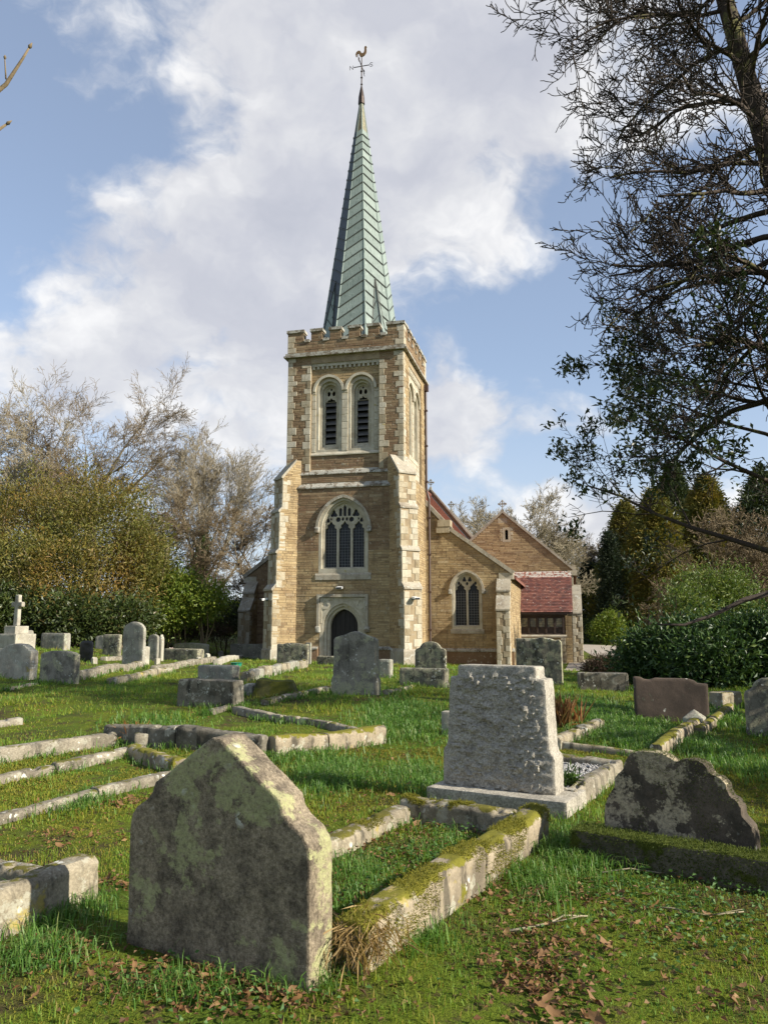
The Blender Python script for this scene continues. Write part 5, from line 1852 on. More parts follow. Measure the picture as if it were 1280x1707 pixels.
worn('base_step', *bxg(24 * k_, 20 * k_, -.3, dz + 13 * k_), M['pale'], .04, .008, 6, cr, 1)
worn('base_step', *bxg(15 * k_, 13 * k_, dz + 12 * k_, dz + 26 * k_), M['pale'], .04, .006, 6, cr, 2)
cp = [(-5, 26), (5, 26), (4.4, 58), (13, 58), (13, 66), (4.4, 66), (4.2, 78), (-4.2, 78), (-4.4, 66), (-13, 66), (-13, 58), (-4.4, 58)]
worn('cross', *prism([(x * k_, z * k_ + dz) for x, z in cp], -3.4 * k_, 3.4 * k_), M['pale'], .025, .004, 8, cr, 3)
FOOT.append((Pc.x, Pc.y, 0, 24 * k_, 20 * k_))
# tilted ledger kerbs below the cross
for (px, py, wpx, hpx, ln, lab) in ((25, 1082, 60, 26, 9, 'tilted lichened ledger block below the stone cross'), (22, 1100, 60, 20, 6, 'long pale kerb block in front of the tilted ledger')):
    headstone(px, py, wpx, hpx, 'block', M['grey'], lab, yaw=-24, thick=.35, lean=(0, -ln), name='ledger_block', cat='block')

# --- kerbed graves
def gp(px, py):
    p = G(px, py)
    return (p.x, p.y)


# the mossy grave in front
r0 = Vector((-.13, 3.34, 0))
r1 = r0 + GD * 2.28
e = grave([(r0 + r1 + GN * .9) / 2 * 1], 'front grave edged by thick kerbs capped with yellow-green moss')
k_right = kerb(r0, r1, .165, .185, M['kerbmoss'], e, 11, .012, .013, hb=.225)
k_far = kerb(r1 + GN * .085, r1 + GN * 1.0, .15, .15, M['kerb'], e, 12, .014)
k_left = kerb(r0 + GN * .98 + GD * .35, r1 + GN * .98 - GD * .09, .15, .115, M['kerb'], e, 13, .014)
# grave with dark-faced long kerb
A, B, C_, D_ = gp(178, 1240), gp(438, 1266), gp(636, 1238), gp(392, 1188)
e = grave([A, B, C_, D_], 'grave with long shade-darkened front kerb and grassy bed')
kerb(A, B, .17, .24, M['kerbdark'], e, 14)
kerb((Vector(B + (0,)) + Vector((.09, .05, 0)))[:2], C_, .17, .20, M['kerbmoss'], e, 15)
kerb(C_, D_, .12, .10, M['kerbgrey'], e, 16)
# two graves at the left
e = grave([gp(0, 1320), gp(250, 1270)], 'left grave with two long pale kerbs and a broken mossy end')
kerb(gp(-140, 1335), gp(222, 1262), .12, .09, M['kerbgrey'], e, 17)
kerb(gp(-120, 1402), gp(312, 1292), .13, .075, M['kerbgrey'], e, 18)
kerb(gp(222, 1262), gp(300, 1290), .16, .12, M['kerbmoss'], e, 19, amp=.03)
e = grave([gp(0, 1270), gp(185, 1240)], 'single raised pale kerb with a broken end on the left')
kerb(gp(-110, 1290), gp(190, 1243), .14, .16, M['kerbgrey'], e, 20)
slab(G(238, 1248), 20, .2, .16, .17, M['kerbgrey'], 'broken_stone', None, 'pale broken lump of stone beside the dead fern', 'stone', seed=31, amp=.025)
# block kerb at the lower left
e = grave([gp(0, 1540), gp(140, 1490)], 'stubby lichen-edged kerb corner at the near left grass')
kerb(gp(-120, 1600), gp(142, 1496), .17, .20, M['kerb'], e, 21, .013, .012)
kerb((Vector(gp(142, 1496) + (0,)) + GN * .08 - GD * .06)[:2], (Vector(gp(142, 1496) + (0,)) + GN * .9 - GD * .06)[:2], .13, .10, M['kerb'], e, 22, .014)
# kerbs in the right half
A, B, C_ = gp(1096, 1268), gp(1160, 1218), gp(940, 1262)
e = grave([A, B, C_], 'overgrown grave of mossy kerbs before the brown slate stone')
kerb(A, B, .13, .17, M['kerbmoss'], e, 23)
kerb(A, (Vector(A + (0,)) + GN * 1.15)[:2], .10, .08, M['kerb'], e, 24)
kerb(gp(925, 1250), gp(1000, 1215), .14, .14, M['kerb'], e, 25)
pp = G(1158, 1212)
py_ = worn('corner_cap', [(-.13, -.13, -.1), (.13, -.13, -.1), (.13, .13, -.1), (-.13, .13, -.1), (-.13, -.13, .12), (.13, -.13, .12), (.13, .13, .12), (-.13, .13, .12), (0, 0, .23)], [(3, 2, 1, 0), (0, 1, 5, 4), (1, 2, 6, 5), (2, 3, 7, 6), (3, 0, 4, 7), (4, 5, 8), (5, 6, 8), (6, 7, 8), (7, 4, 8)], M['grey'], .02, .008, 6, e, 9)
py_.matrix_basis = e.matrix_basis.inverted() @ Matrix.Translation(pp) @ Matrix.Rotation(R(YAW), 4, 'Z')
kerb(gp(1215, 1185), gp(1165, 1230), .12, .12, M['kerbmoss'], e, 26)
e = grave([gp(405, 1140), gp(510, 1110)], 'kerb of rough pale rubble lumps between the low blocks and the tower')
for k in range(7):
    q0_, q1_ = k / 7, (k + .85) / 7
    kerb(gp(405 + 105 * q0_, 1140 - 29 * q0_), gp(405 + 105 * q1_, 1140 - 29 * q1_), .22, .2 + .08 * random.random(), M['grey'] if k % 2 else M['kerb'], e, 50 + k, amp=.035, name='rubble_kerb')
for j, (a, b, w_, h, mt, lab) in enumerate((
        ((132, 1134), (238, 1112), .2, .2, 'kerbgrey', 'long pale kerb leading to the foot of the tall round-topped headstone'),
        ((185, 1142), (282, 1122), .2, .16, 'kerb', 'low mossy kerb on the lawn in front of the tall round-topped headstone'),
        ((256, 1122), (356, 1104), .2, .18, 'kerbgrey', 'pale kerb running towards the grass bank'),
        ((360, 1110), (402, 1099), .2, .2, 'pale', 'short pale kerb near the tower buttress'),
        ((172, 1102), (236, 1098), .25, .14, 'kerbgrey', 'flat grey kerb before the square dark headstone'),
        ((440, 1176), (548, 1152), .14, .1, 'kerb', 'thin kerb leading to the tall pointed headstone'),
        ((350, 1192), (400, 1178), .12, .08, 'kerbgrey', 'thin half-buried kerb beside the long low block'),
        ((640, 1158), (690, 1147), .14, .08, 'kerb', 'half-buried kerb between the pointed and round-shouldered stones'),
        ((-60, 1222), (35, 1208), .14, .08, 'kerbgrey', 'sunken pale kerb flush with the left lawn'),
        ((62, 1142), (10, 1152), .14, .06, 'kerbgrey', 'sunken kerb below the squat headstone'))):
    e = grave([gp(*a), gp(*b)], lab)
    kerb(gp(*a), gp(*b), w_, h, M[mt], e, 70 + j)

# mossy mound
P = G(460, 1160)
mo = worn('mossy_mound', *MB().hexa([(-.42, -.3, -.1), (.42, -.3, -.1), (.42, .3, -.1), (-.42, .3, -.1)], [(-.3, -.2, .27), (.3, -.2, .27), (.3, .2, .27), (-.3, .2, .27)]).__dict__.values(), stone_mat('mound_moss', (.10, .10, .03), (.05, .05, .02), (.2, .2, .1), .2, 6, 3, 0, 1.0, (.10, .105, .014)), .05, .05, 4, seed=3, loc=P)
tag(mo, 'rounded mossy mound on the grass right of the boulder', 'mound')
# flowers and a green pot by the graves
P = G(284, 1098)
fl = empty('flower_bunch', P)
tag(fl, 'pink and white flowers laid by the dark chest block', 'flowers')
for k in range(9):
    q = Vector((random.uniform(-.25, .25), random.uniform(-.15, .15), random.uniform(.12, .42)))
    m_ = MB()
    for b_ in range(5):
        an = b_ * 1.257
        m_.add([q, q + Vector((.075 * math.cos(an - .5), .075 * math.sin(an - .5), .04)), q + Vector((.11 * math.cos(an), .11 * math.sin(an), .05)), q + Vector((.075 * math.cos(an + .5), .075 * math.sin(an + .5), .04))], [(0, 1, 2, 3)])
    m_.build('bloom', M['pink'] if k % 3 else M['cream'], fl)
    MB().tube([(q.x * .4, q.y * .4, -.05), q], .012, 4).build('stalk', M['tuft'], fl)
P = G(394, 1112)
mb = MB()
mb.tube([(0, 0, -.05), (0, 0, .10), (0, 0, .13), (0, 0, .06)], [.13, .17, .19, .12], 12)
tag(mb.build('plant_pot', M['plasticgreen'], None, loc=P), 'green plastic plant pot beside the pale-topped block', 'pot')

# ==================================================================== VEGETATION
def tubes(arr_pts, arr_r, n):
    """many branches at once: points (B,k,3), radii (B,k)"""
    P = np.asarray(arr_pts, float)
    Rr = np.asarray(arr_r, float)
    B_, k, _ = P.shape
    d = np.empty_like(P)
    d[:, 1:-1] = P[:, 2:] - P[:, :-2]
    d[:, 0] = P[:, 1] - P[:, 0]
    d[:, -1] = P[:, -1] - P[:, -2]
    d /= np.linalg.norm(d, axis=2, keepdims=True) + 1e-9
    up = np.array([.21, .37, .90])
    a = np.cross(d, up)
    a /= np.linalg.norm(a, axis=2, keepdims=True) + 1e-9
    b = np.cross(d, a)
    q = np.arange(n) * 2 * math.pi / n
    V = P[:, :, None] + (a[:, :, None] * np.cos(q)[None, None, :, None] + b[:, :, None] * np.sin(q)[None, None, :, None]) * Rr[:, :, None, None]
    base = (np.arange(B_) * k * n)[:, None, None]
    i = np.arange(k - 1)[None, :, None] * n
    j = np.arange(n)[None, None, :]
    j2 = (j + 1) % n
    Fq = np.stack([base + i + j, base + i + j2, base + i + n + j2, base + i + n + j], -1).reshape(-1, 4)
    return V.reshape(-1, 3), Fq


def join(parts):
    Vs, Fs, o = [], [], 0
    for V, Fc in parts:
        Vs.append(V); Fs.append(Fc + o); o += len(V)
    return np.concatenate(Vs), np.concatenate(Fs)


def rvec(r):
    while True:
        v = Vector((r.uniform(-1, 1), r.uniform(-1, 1), r.uniform(-1, 1)))
        if .05 < v.length < 1: return v.normalized()


def branch(out, r, p, d, L_, rad, lvl, S):
    k = S['k'][lvl]
    pts, rr = [p.copy()], [rad]
    tip = S['tip'][lvl]
    st_ = L_ / (k - 1)
    kids = []
    for i in range(1, k):
        d = (d + rvec(r) * S['wander'][lvl] + Vector((0, 0, S['trop'][lvl]))).normalized()
        p = p + d * st_
        pts.append(p.copy())
        rr.append(max(S['rmin'], rad * (1 - (1 - tip) * i / (k - 1))))
        kids.append((p.copy(), d.copy(), i / (k - 1), rr[-1]))
    out.setdefault(lvl, []).append((pts, rr))
    if lvl + 1 >= len(S['k']): return
    n = S['n'][lvl]
    for c in range(n):
        f = S['t0'][lvl] + (1 - S['t0'][lvl]) * (c + r.random()) / n
        q, dd, ff, rq = kids[min(len(kids) - 1, max(0, int(round(f * (k - 1))) - 1))]
        sidev = dd.cross(rvec(r)).normalized()
        ang = S['ang'][lvl] * r.uniform(.65, 1.3)
        nd_ = (dd * math.cos(ang) + sidev * math.sin(ang))
        if S.get('bias') is not None and lvl in S['biaslv']: nd_ = (nd_ + S['bias'] * r.uniform(.2, 1)).normalized()
        ln = L_ * S['ratio'][lvl] * (1 - S.get('short', .35) * ff) * r.uniform(.7, 1.25)
        branch(out, r, q, nd_, ln, max(S['rmin'], rq * S['rr'][lvl] * r.uniform(.75, 1.1)), lvl + 1, S)


def tree(name, label, base, trunk, S, mats, seed, group=None, start_dirs=None, sides=(7, 5, 4, 3, 3), extra=None):
    """a bare tree: trunk follows given points; limbs, boughs and twigs grow from it"""
    r = random.Random(seed)
    root = empty(name, base)
    tag(root, label, 'tree', group)
    B0 = Vector(base)
    tp = [Vector(p) for p, _ in trunk]
    tr_ = [q for _, q in trunk]
    V, Fc = tubes(np.array([[tuple(p) for p in tp]]), np.array([tr_]), 10)
    V = V + (fbm(V * 3, 3, seed) - .5)[:, None] * min(.12, tr_[0] * .5)
    obj('trunk', V, Fc, mats[0], root, True)
    out = {}
    cum = [0]
    for i in range(1, len(tp)): cum.append(cum[-1] + (tp[i] - tp[i - 1]).length)

    def at(f):
        s_ = f * cum[-1]
        for i in range(1, len(tp)):
            if s_ <= cum[i]:
                q = (s_ - cum[i - 1]) / (cum[i] - cum[i - 1])
                return tp[i - 1].lerp(tp[i], q), tr_[i - 1] + (tr_[i] - tr_[i - 1]) * q, (tp[i] - tp[i - 1]).normalized()
        return tp[-1], tr_[-1], (tp[-1] - tp[-2]).normalized()
    for c in range(S['limbs']):
        f = S['f0'] + (1 - S['f0']) * ((c + r.random() * .8) / S['limbs'])
        p, rad, d = at(f)
        az = c * 2.399 + r.uniform(-.5, .5)
        el = S['el0'] + (S['el1'] - S['el0']) * (f - S['f0']) / (1 - S['f0'] + 1e-6)
        dd = Vector((math.cos(az) * math.cos(el), math.sin(az) * math.cos(el), math.sin(el)))
        if S.get('lean') is not None: dd = (dd + S['lean']).normalized()
        ln = S['L'] * (1 - S.get('taper', .4) * (f - S['f0']) / (1 - S['f0'] + 1e-6)) * r.uniform(.88, 1.1)
        branch(out, r, p, dd, ln, max(S['rmin'], rad * S['r0']), 0, S)
    if extra: extra(out, r, S)
    big, fine = [], []
    for lvl, bl in out.items():
        V, Fc = tubes(np.array([[tuple(p) for p in b[0]] for b in bl]), np.array([b[1] for b in bl]), sides[min(lvl + 1, 4)])
        (big if lvl < 2 else fine).append((V, Fc))
    if big:
        V, Fc = join(big); obj('boughs', V, Fc, mats[0], root, True)
    if fine:
        V, Fc = join(fine); obj('crown', V, Fc, mats[1], root, True)
    ends = [b[0][-1] for b in out.get(max(out), [])]
    return root, ends


def leaf_geo(C, Dv, ln, wd, fold=.25, r=rng, up=(0, 0, 1)):
    """folded leaves: base at C, pointing along Dv"""
    n = len(C)
    Dv = Dv / (np.linalg.norm(Dv, axis=1, keepdims=True) + 1e-9)
    rd = r.normal(0, 1, (n, 3)) * .6 + np.array(up)
    S_ = np.cross(Dv, rd)
    S_ /= np.linalg.norm(S_, axis=1, keepdims=True) + 1e-9
    Nn = np.cross(S_, Dv)
    ln = ln[:, None]; wd = wd[:, None]
    mid = C + Dv * ln * .48
    V = np.stack([C, mid + S_ * wd * .5 + Nn * wd * fold, C + Dv * ln - Nn * ln * .08, mid - S_ * wd * .5 + Nn * wd * fold], 1)
    i = np.arange(n)[:, None] * 4
    Fc = np.concatenate([i + np.array([[0, 1, 2]]), i + np.array([[0, 2, 3]])])
    return V.reshape(-1, 3), Fc


def foliage(blobs, ncl, per, ln, wd, cl=.25, outw=.6, upw=.15, shell=(.45, 1.0), seed=1, gap=.0, gapscale=.8, lump=.35, droop=0.0, lumpscale=1.2):
    """leaves in clusters over rounded masses: blobs = (centre, radii, weight)"""
    r = np.random.default_rng(seed)
    wts = np.array([b[2] if len(b) > 2 else b[1][0] * b[1][2] for b in blobs], float)
    wts /= wts.sum()
    idx = r.choice(len(blobs), ncl, p=wts)
    c = np.array([b[0] for b in blobs])[idx]
    rad = np.array([b[1] for b in blobs])[idx]
    u = r.normal(0, 1, (ncl, 3))
    u /= np.linalg.norm(u, axis=1, keepdims=True)
    s_ = shell[0] + (shell[1] - shell[0]) * np.sqrt(r.random(ncl))
    s_ *= 1 + lump * (fbm(u * lumpscale * 2 + c * .7, 3, seed) - .5) * 2
    P = c + u * rad * s_[:, None]
    if gap:
        keep = fbm(P * gapscale, 3, seed + 3) > gap
        P, u = P[keep], u[keep]
    m_ = len(P)
    Cc = np.repeat(P, per, 0) + r.normal(0, cl, (m_ * per, 3))
    Dv = np.repeat(u, per, 0) * outw + r.normal(0, .55, (m_ * per, 3)) + np.array([0, 0, upw - droop])
    L_ = ln * r.uniform(.6, 1.25, m_ * per)
    return leaf_geo(Cc, Dv, L_, L_ * wd, r=r)


def shrub(name, label, cat, blobs, mat, ncl, per, ln, wd, stems=14, stemmat='twig', group=None, stemr=.04, **kw):
    g0 = np.mean([b[0] for b in blobs], 0)
    bx_, by_ = float(g0[0]), float(g0[1])
    root = empty(name, (bx_, by_, h1(bx_, by_)))
    tag(root, label, cat, group)
    inv = np.array(root.location)
    V, Fc = foliage(blobs, ncl, per, ln, wd, **kw)
    ground = H(V[:, 0], V[:, 1])
    V[:, 2] = np.maximum(V[:, 2], ground + .02)
    obj('crown', V - inv, Fc, M[mat], root)
    r = random.Random(kw.get('seed', 1))
    B_, Rr = [], []
    for k in range(stems):
        b = r.choice(blobs)
        c = Vector(b[0]); rd = b[1]
        x0 = c.x + r.uniform(-.5, .5) * rd[0]; y0 = c.y + r.uniform(-.5, .5) * rd[1]
        p0 = Vector((x0 * .5 + c.x * .5, y0 * .5 + c.y * .5, h1(x0, y0) - .1))
        v = rvec(r); v.z = abs(v.z)
        p3 = c + Vector((v.x * rd[0], v.y * rd[1], v.z * rd[2])) * .85
        pts = [p0.lerp(p3, f) + Vector((r.uniform(-.1, .1), r.uniform(-.1, .1), 0)) * rd[0] * (1 if 0 < f < 1 else 0) for f in (0, .25, .5, .75, 1)]
        B_.append([tuple(p) for p in pts]); Rr.append([stemr, stemr * .8, stemr * .6, stemr * .4, stemr * .2])
    V, Fc = tubes(np.array(B_), np.array(Rr), 5)
    tag(obj('stems', V - inv, Fc, M[stemmat], root, True), kind='stuff')
    return root


def pblob(px, py, Y, rpx, rpy, ry=None):
    """rounded mass of leaves seen round a pixel, at distance Y"""
    c = at_y(px, py, Y)
    k = depth_of(c) / F
    return (tuple(c), (rpx * k, ry or rpx * k, rpy * k), rpx * rpy)


# ---- left side: evergreens and hedge
shrub('rhododendron', 'huge olive-green rhododendron rising above the left hedge', 'shrub',
      [pblob(40, 900, 37, 105, 110), pblob(165, 895, 35, 105, 105), pblob(110, 960, 33, 130, 75), pblob(230, 945, 35, 60, 70), pblob(20, 970, 34, 70, 80)],
      'rhodo', 8200, 11, .17, .34, 60, 'twig', cl=.30, seed=3, gap=.43, gapscale=.55, stemr=.08, lump=.75, lumpscale=2.2, shell=(.3, 1.0))
shrub('laurel_hedge', 'dark glossy hedge behind the left headstones', 'hedge',
      [pblob(40, 1030, 31, 60, 36), pblob(120, 1032, 31, 60, 34), pblob(200, 1034, 32, 55, 30), pblob(-30, 1028, 30, 50, 42)],
      'hedge', 2600, 11, .21, .42, 20, cl=.26, seed=4, gap=.3, lump=.25)
shrub('clipped_hedge', 'dark clipped hedge on the grass bank beside the north aisle', 'hedge',
      [pblob(250, 1022, 39, 45, 34), pblob(310, 1027, 40, 45, 29), pblob(370, 1027, 41, 45, 28), pblob(420, 1030, 44, 40, 28)],
      'hedge', 2400, 11, .17, .42, 16, cl=.24, seed=5, lump=.15, gap=.25)
shrub('sunlit_bushes', 'yellow-green bushes catching sun above the clipped hedge', 'bush',
      [pblob(262, 985, 36.2, 36, 38), pblob(305, 992, 35.6, 32, 34), pblob(345, 1000, 35.2, 26, 26), pblob(280, 1020, 35.6, 40, 24)],
      'bright', 2600, 10, .18, .36, 20, cl=.28, seed=6, gap=.28, gapscale=.6)
shrub('russet_bush', 'russet leafy bush beside the stone cross', 'bush', [pblob(-2, 1032, 33, 15, 22)], 'russet', 260, 9, .12, .45, 8, cl=.1, seed=7, gap=.2, stemr=.02)
shrub('dead_bracken', 'low brown bracken at the foot of the clipped hedge', 'bracken', [pblob(345, 1052, 38, 40, 8), pblob(300, 1054, 37, 25, 6)], 'heather', 240, 9, .18, .25, 8, cl=.15, seed=8, stemr=.015)

OAK = dict(k=[8, 6, 5, 4, 4], n=[8, 8, 7, 5], ratio=[.62, .58, .52, .5], ang=[.78, .78, .72, .7], wander=[.18, .20, .20, .20, .2], trop=[.04, .03, .03, .03, .03], tip=[.28, .3, .3, .4, .5], rr=[.55, .55, .55, .6], t0=[.35, .35, .3, .25], rmin=.011, limbs=11, f0=.45, el0=.15, el1=1.05, taper=-.05, r0=.55, short=.25)


def std_tree(name, label, px, Y, top_py, S, seed, mats, lean=0, rad=.45, fork=.45, reach=.50, group='bare trees round the churchyard'):
    b = at_y(px, 1043, Y)
    z0 = h1(b.x, b.y)
    ht = at_y(px, top_py, Y).z - z0
    tr_h = ht * fork
    tk = [((0, 0, -.3), rad * 1.25), ((lean * .1, 0, tr_h * .2), rad), ((lean * .35 + .15, .1, tr_h * .5), rad * .9), ((lean * .7 - .1, -.1, tr_h * .8), rad * .75), ((lean, 0, tr_h), rad * .5)]
    return tree(name, label, (b.x, b.y, z0), tk, dict(S, L=ht * reach), mats, seed, group)


std_tree('bare_tree', 'great spreading bare oak behind the rhododendron', 145, 55, 612, OAK, 21, (M['bark'], M['twig']), rad=.5, fork=.46, reach=.34)
std_tree('bare_tree', 'bare tree at the far left edge beside the great oak', -5, 50, 640, dict(OAK, limbs=11), 22, (M['bark'], M['twigpale']), rad=.40, fork=.46, reach=.34)
UPR = dict(OAK, n=[7, 7, 6, 5], ang=[.42, .5, .55, .6], trop=[.10, .08, .05, .03, .03], el0=.55, el1=1.45, limbs=12, f0=.35, rmin=.010)
std_tree('bare_tree', 'upright bare tree with ivy-wrapped trunk beside the tower', 338, 58, 690, UPR, 23, (M['twigpale'], M['twigpale']), rad=.26, fork=.38, reach=.36)
std_tree('bare_tree', 'brown twiggy bare tree close behind the tower buttress', 425, 54, 800, dict(OAK, f0=.25, el0=-.1), 24, (M['bark'], M['twig']), rad=.22, fork=.46, reach=.32)
std_tree('bare_tree', 'small brown bare tree between the rhododendron and the ivy-wrapped one', 255, 52, 815, dict(OAK, f0=.2, el0=-.1), 25, (M['bark'], M['twig']), rad=.20, fork=.46, reach=.32)
std_tree('bare_tree', 'broad bare tree rising behind the nave and transept roofs', 855, 86, 790, dict(OAK, rmin=.018, limbs=15), 26, (M['bark'], M['twigpale']), rad=.55, fork=.46, reach=.34)
# ivy on the trunk of the upright tree
b_ = at_y(335, 1043, 43)
for o in bpy.data.objects:
    pass
shrub('ivy_column', 'ivy thicket climbing the upright bare tree', 'ivy', [pblob(334, 960, 57.5, 8, 50), pblob(338, 920, 57.6, 7, 32), pblob(332, 995, 57.4, 12, 28)], 'ivy', 900, 9, .2, .7, 6, cl=.18, seed=9, stemr=.06)
# telegraph pole
b_ = at_y(275, 1000, 47)
mb = MB().tube([(0, 0, -.5), (0, 0, at_y(275, 908, 47).z - h1(b_.x, b_.y))], [.14, .11], 10)
tag(mb.build('telegraph_pole', M['pole'], None, True, loc=(b_.x, b_.y, h1(b_.x, b_.y))), 'plain wooden pole standing among the bushes left of the tower', 'pole')

# ---- right side
shrub('laurel_hedge', 'dark glossy laurel hedge behind the slate headstone', 'hedge',
      [pblob(1090, 1098, 17.5, 48, 42), pblob(1150, 1092, 17, 55, 48), pblob(1225, 1090, 16.5, 60, 52), pblob(1300, 1085, 16, 60, 56), pblob(1190, 1108, 16, 70, 38), pblob(1060, 1115, 18, 30, 24)],
      'laurel', 3600, 12, .13, .42, 40, 'twigpale', cl=.19, seed=12, lump=.55, lumpscale=2.0, gap=.3, gapscale=1.2, stemr=.022)
shrub('bright_laurel', 'lighter green shrub rising behind the laurel hedge', 'bush',
      [pblob(1120, 1020, 21, 60, 40), pblob(1185, 1000, 22, 55, 50), pblob(1080, 1035, 21, 32, 26), pblob(1250, 1010, 22, 50, 50)],
      'midgreen', 2200, 11, .12, .38, 24, 'twigdark', cl=.2, seed=13, lump=.6, lumpscale=2.0, gap=.42)
shrub('golden_bush', 'small bright golden bush beside the drive', 'bush', [pblob(1020, 1046, 90, 20, 24), pblob(1002, 1052, 90, 16, 16)], 'bright', 900, 9, .3, .4, 8, cl=.32, seed=14, gap=.25)
shrub('drive_hedge', 'dark green bushes along the far side of the drive', 'hedge', [pblob(985, 1052, 98, 22, 16), pblob(955, 1048, 104, 30, 18), pblob(1060, 1052, 94, 30, 20), pblob(1120, 1048, 94, 40, 26)], 'hedge', 1700, 10, .36, .4, 10, cl=.4, seed=15)
shrub('heather_bush', 'low dark brown heather bush beside the path', 'bush', [pblob(1005, 1116, 20.5, 30, 16), pblob(1020, 1118, 20.5, 22, 13)], 'heather', 900, 12, .10, .16, 14, 'twigdark', cl=.09, seed=16, outw=.9, upw=.5, stemr=.012)


def conifer(name, label, px, Y, top_py, rpx, mat, seed, ncl, ln=.5, base_py=1050, group='conifers behind the drive'):
    b = at_y(px, base_py, Y)
    k = depth_of(b) / F
    z0 = h1(b.x, b.y)
    top = at_y(px, top_py, Y).z
    root = empty(name, (b.x, b.y, z0))
    tag(root, label, 'tree', group)
    r = np.random.default_rng(seed)
    f = r.random(ncl) ** .8
    az = r.random(ncl) * 2 * math.pi
    Rm = rpx * k
    prof = np.where(f < .18, .75 + f * 1.4, (1 - ((f - .18) / .82) ** 1.7))
    lump = .45 + 1.1 * fbm(np.stack([np.cos(az) * 1.5, np.sin(az) * 1.5, f * 6], 1), 3, seed)
    rad = Rm * prof * lump * (.55 + .45 * np.sqrt(r.random(ncl)))
    P = np.stack([rad * np.cos(az), rad * np.sin(az), .2 + f * (top - z0 - .2)], 1)
    per = 10
    out_ = np.stack([np.cos(az), np.sin(az), np.full(ncl, .35)], 1)
    C = np.repeat(P, per, 0) + r.normal(0, .42, (ncl * per, 3))
    Dv = np.repeat(out_, per, 0) + r.normal(0, .45, (ncl * per, 3))
    L_ = ln * r.uniform(.5, 1.3, ncl * per)
    V, Fc = leaf_geo(C, Dv, L_, L_ * .35, r=r)
    obj('crown', V, Fc, M[mat], root)
    V, Fc = tubes(np.array([[(0, 0, -.3), (0, 0, (top - z0) * .5), (0, 0, (top - z0) * .95)]]), np.array([[Rm * .09 + .05, Rm * .05 + .03, .02]]), 8)
    obj('trunk', V, Fc, M['bark'], root, True)


conifer('cypress_tree', 'bushy olive cypress standing over the drive', 1050, 100, 846, 60, 'conifer', 31, 4600)
conifer('cypress_tree', 'golden-brown cypress right of the olive one', 1100, 94, 826, 68, 'conifer', 32, 5000)
conifer('fir_tree', 'tall dark fir behind the cypresses', 1135, 112, 775, 66, 'darkcon', 33, 4600)
conifer('fir_tree', 'dark fir behind the laurel hedge at the right', 1190, 102, 800, 84, 'conifer', 34, 5200)
conifer('fir_tree', 'dark fir at the right edge behind the mossy tree', 1285, 100, 790, 84, 'darkcon', 35, 4600)
conifer('yew_tree', 'narrow black-green columnar yew', 1021, 92, 893, 17, 'yew', 36, 1300, .34)
conifer('yew_tree', 'low dark yew between the transept and the columnar yew', 985, 104, 945, 34, 'yew', 37, 1900, .42)
std_tree('bare_tree', 'small pale bare tree beside the columnar yew', 992, 112, 912, dict(OAK, f0=.2, rmin=.02), 27, (M['twig'], M['twig']), rad=.2, fork=.45)
std_tree('bare_tree', 'brown bare tree in front of the dark firs at the right', 1235, 36, 880, dict(OAK, f0=.15, el0=-.1), 28, (M['bark'], M['twig']), rad=.16, fork=.45)

# the old mossy tree at the right, its branches reaching over the path
tb = Vector((6.25, 10.4, h1(6.25, 10.4)))
tk = [((0, 0, -.3), .36), ((-.03, 0, 1.2), .27), ((-.06, .05, 3.2), .22), ((-.22, 0, 5.2), .195), ((-.42, -.05, 7.2), .17), ((-.80, 0, 9.2), .14), ((-1.15, .1, 11.5), .11), ((-1.3, .2, 13.5), .06)]
BIG = dict(k=[8, 7, 6, 5], n=[10, 8, 6], ratio=[.52, .50, .50], ang=[.70, .72, .7], wander=[.30, .34, .36, .34], trop=[-.015, .02, .06, .10], tip=[.30, .35, .4, .6], rr=[.55, .55, .6], t0=[.10, .10, .1], rmin=.0068, limbs=45, f0=.34, el0=-.15, el1=.6, L=2.6, taper=.05, r0=.30, lean=Vector((-.28, -.05, 0)), short=.3)
_, ends = tree('mossy_tree', 'tangled old bare tree with mossy trunk leaning over the graves at the right', tb, tk, BIG, (M['barkmoss'], M['twigdark']), 41)
# a long low bough of it hangs in front of the hedge
mb = MB()
p_ = [(1300, 985), (1240, 1000), (1190, 1025), (1140, 1042), (1095, 1041)]
q_ = [at_y(x, y, 9.6 - .1 * i) - tb for i, (x, y) in enumerate(p_)]
q_ = [Vector((0, 0, 2.6))] + q_
mb.tube(q_, [.06, .045, .034, .026, .018, .008], 6)
mb.build('low_bough', M['twigdark'], [o for o in bpy.data.objects if o.name.startswith('mossy_tree')][0], True)

# evergreen oak under it
hb = Vector((6.6, 11.4, h1(6.6, 11.4)))
HOL = dict(k=[7, 6, 5, 4], n=[7, 7, 6], ratio=[.50, .48, .5], ang=[.6, .7, .7], wander=[.2, .26, .3, .3], trop=[-.01, .03, .05, .06], tip=[.3, .35, .4, .5], rr=[.55, .55, .6], t0=[.3, .2, .15], rmin=.0045, limbs=11, f0=.34, el0=.05, el1=.8, L=3.7, taper=.3, r0=.26, lean=Vector((-.55, -.1, 0)))
root_h, ends = tree('evergreen_oak', 'evergreen oak with dark leathery leaves spreading below the mossy tree', hb, [((0, 0, -.3), .3), ((-.1, 0, 1.5), .22), ((-.2, 0, 3), .17), ((-.4, 0, 4.4), .12), ((-.5, 0, 5.4), .06)], HOL, (M['barkmoss'], M['twigdark']), 43)
E_ = np.array([tuple(v) for v in ends])
sel = rng.random(len(E_)) < .32
E_ = E_[sel]
per = 12
C = np.repeat(E_, per, 0) + rng.normal(0, .075, (len(E_) * per, 3))
Dv = rng.normal(0, .6, (len(C), 3)) + np.array([-.25, -.1, .25])
L_ = rng.uniform(.08, .14, len(C))
V, Fc = leaf_geo(C, Dv, L_, L_ * .40)
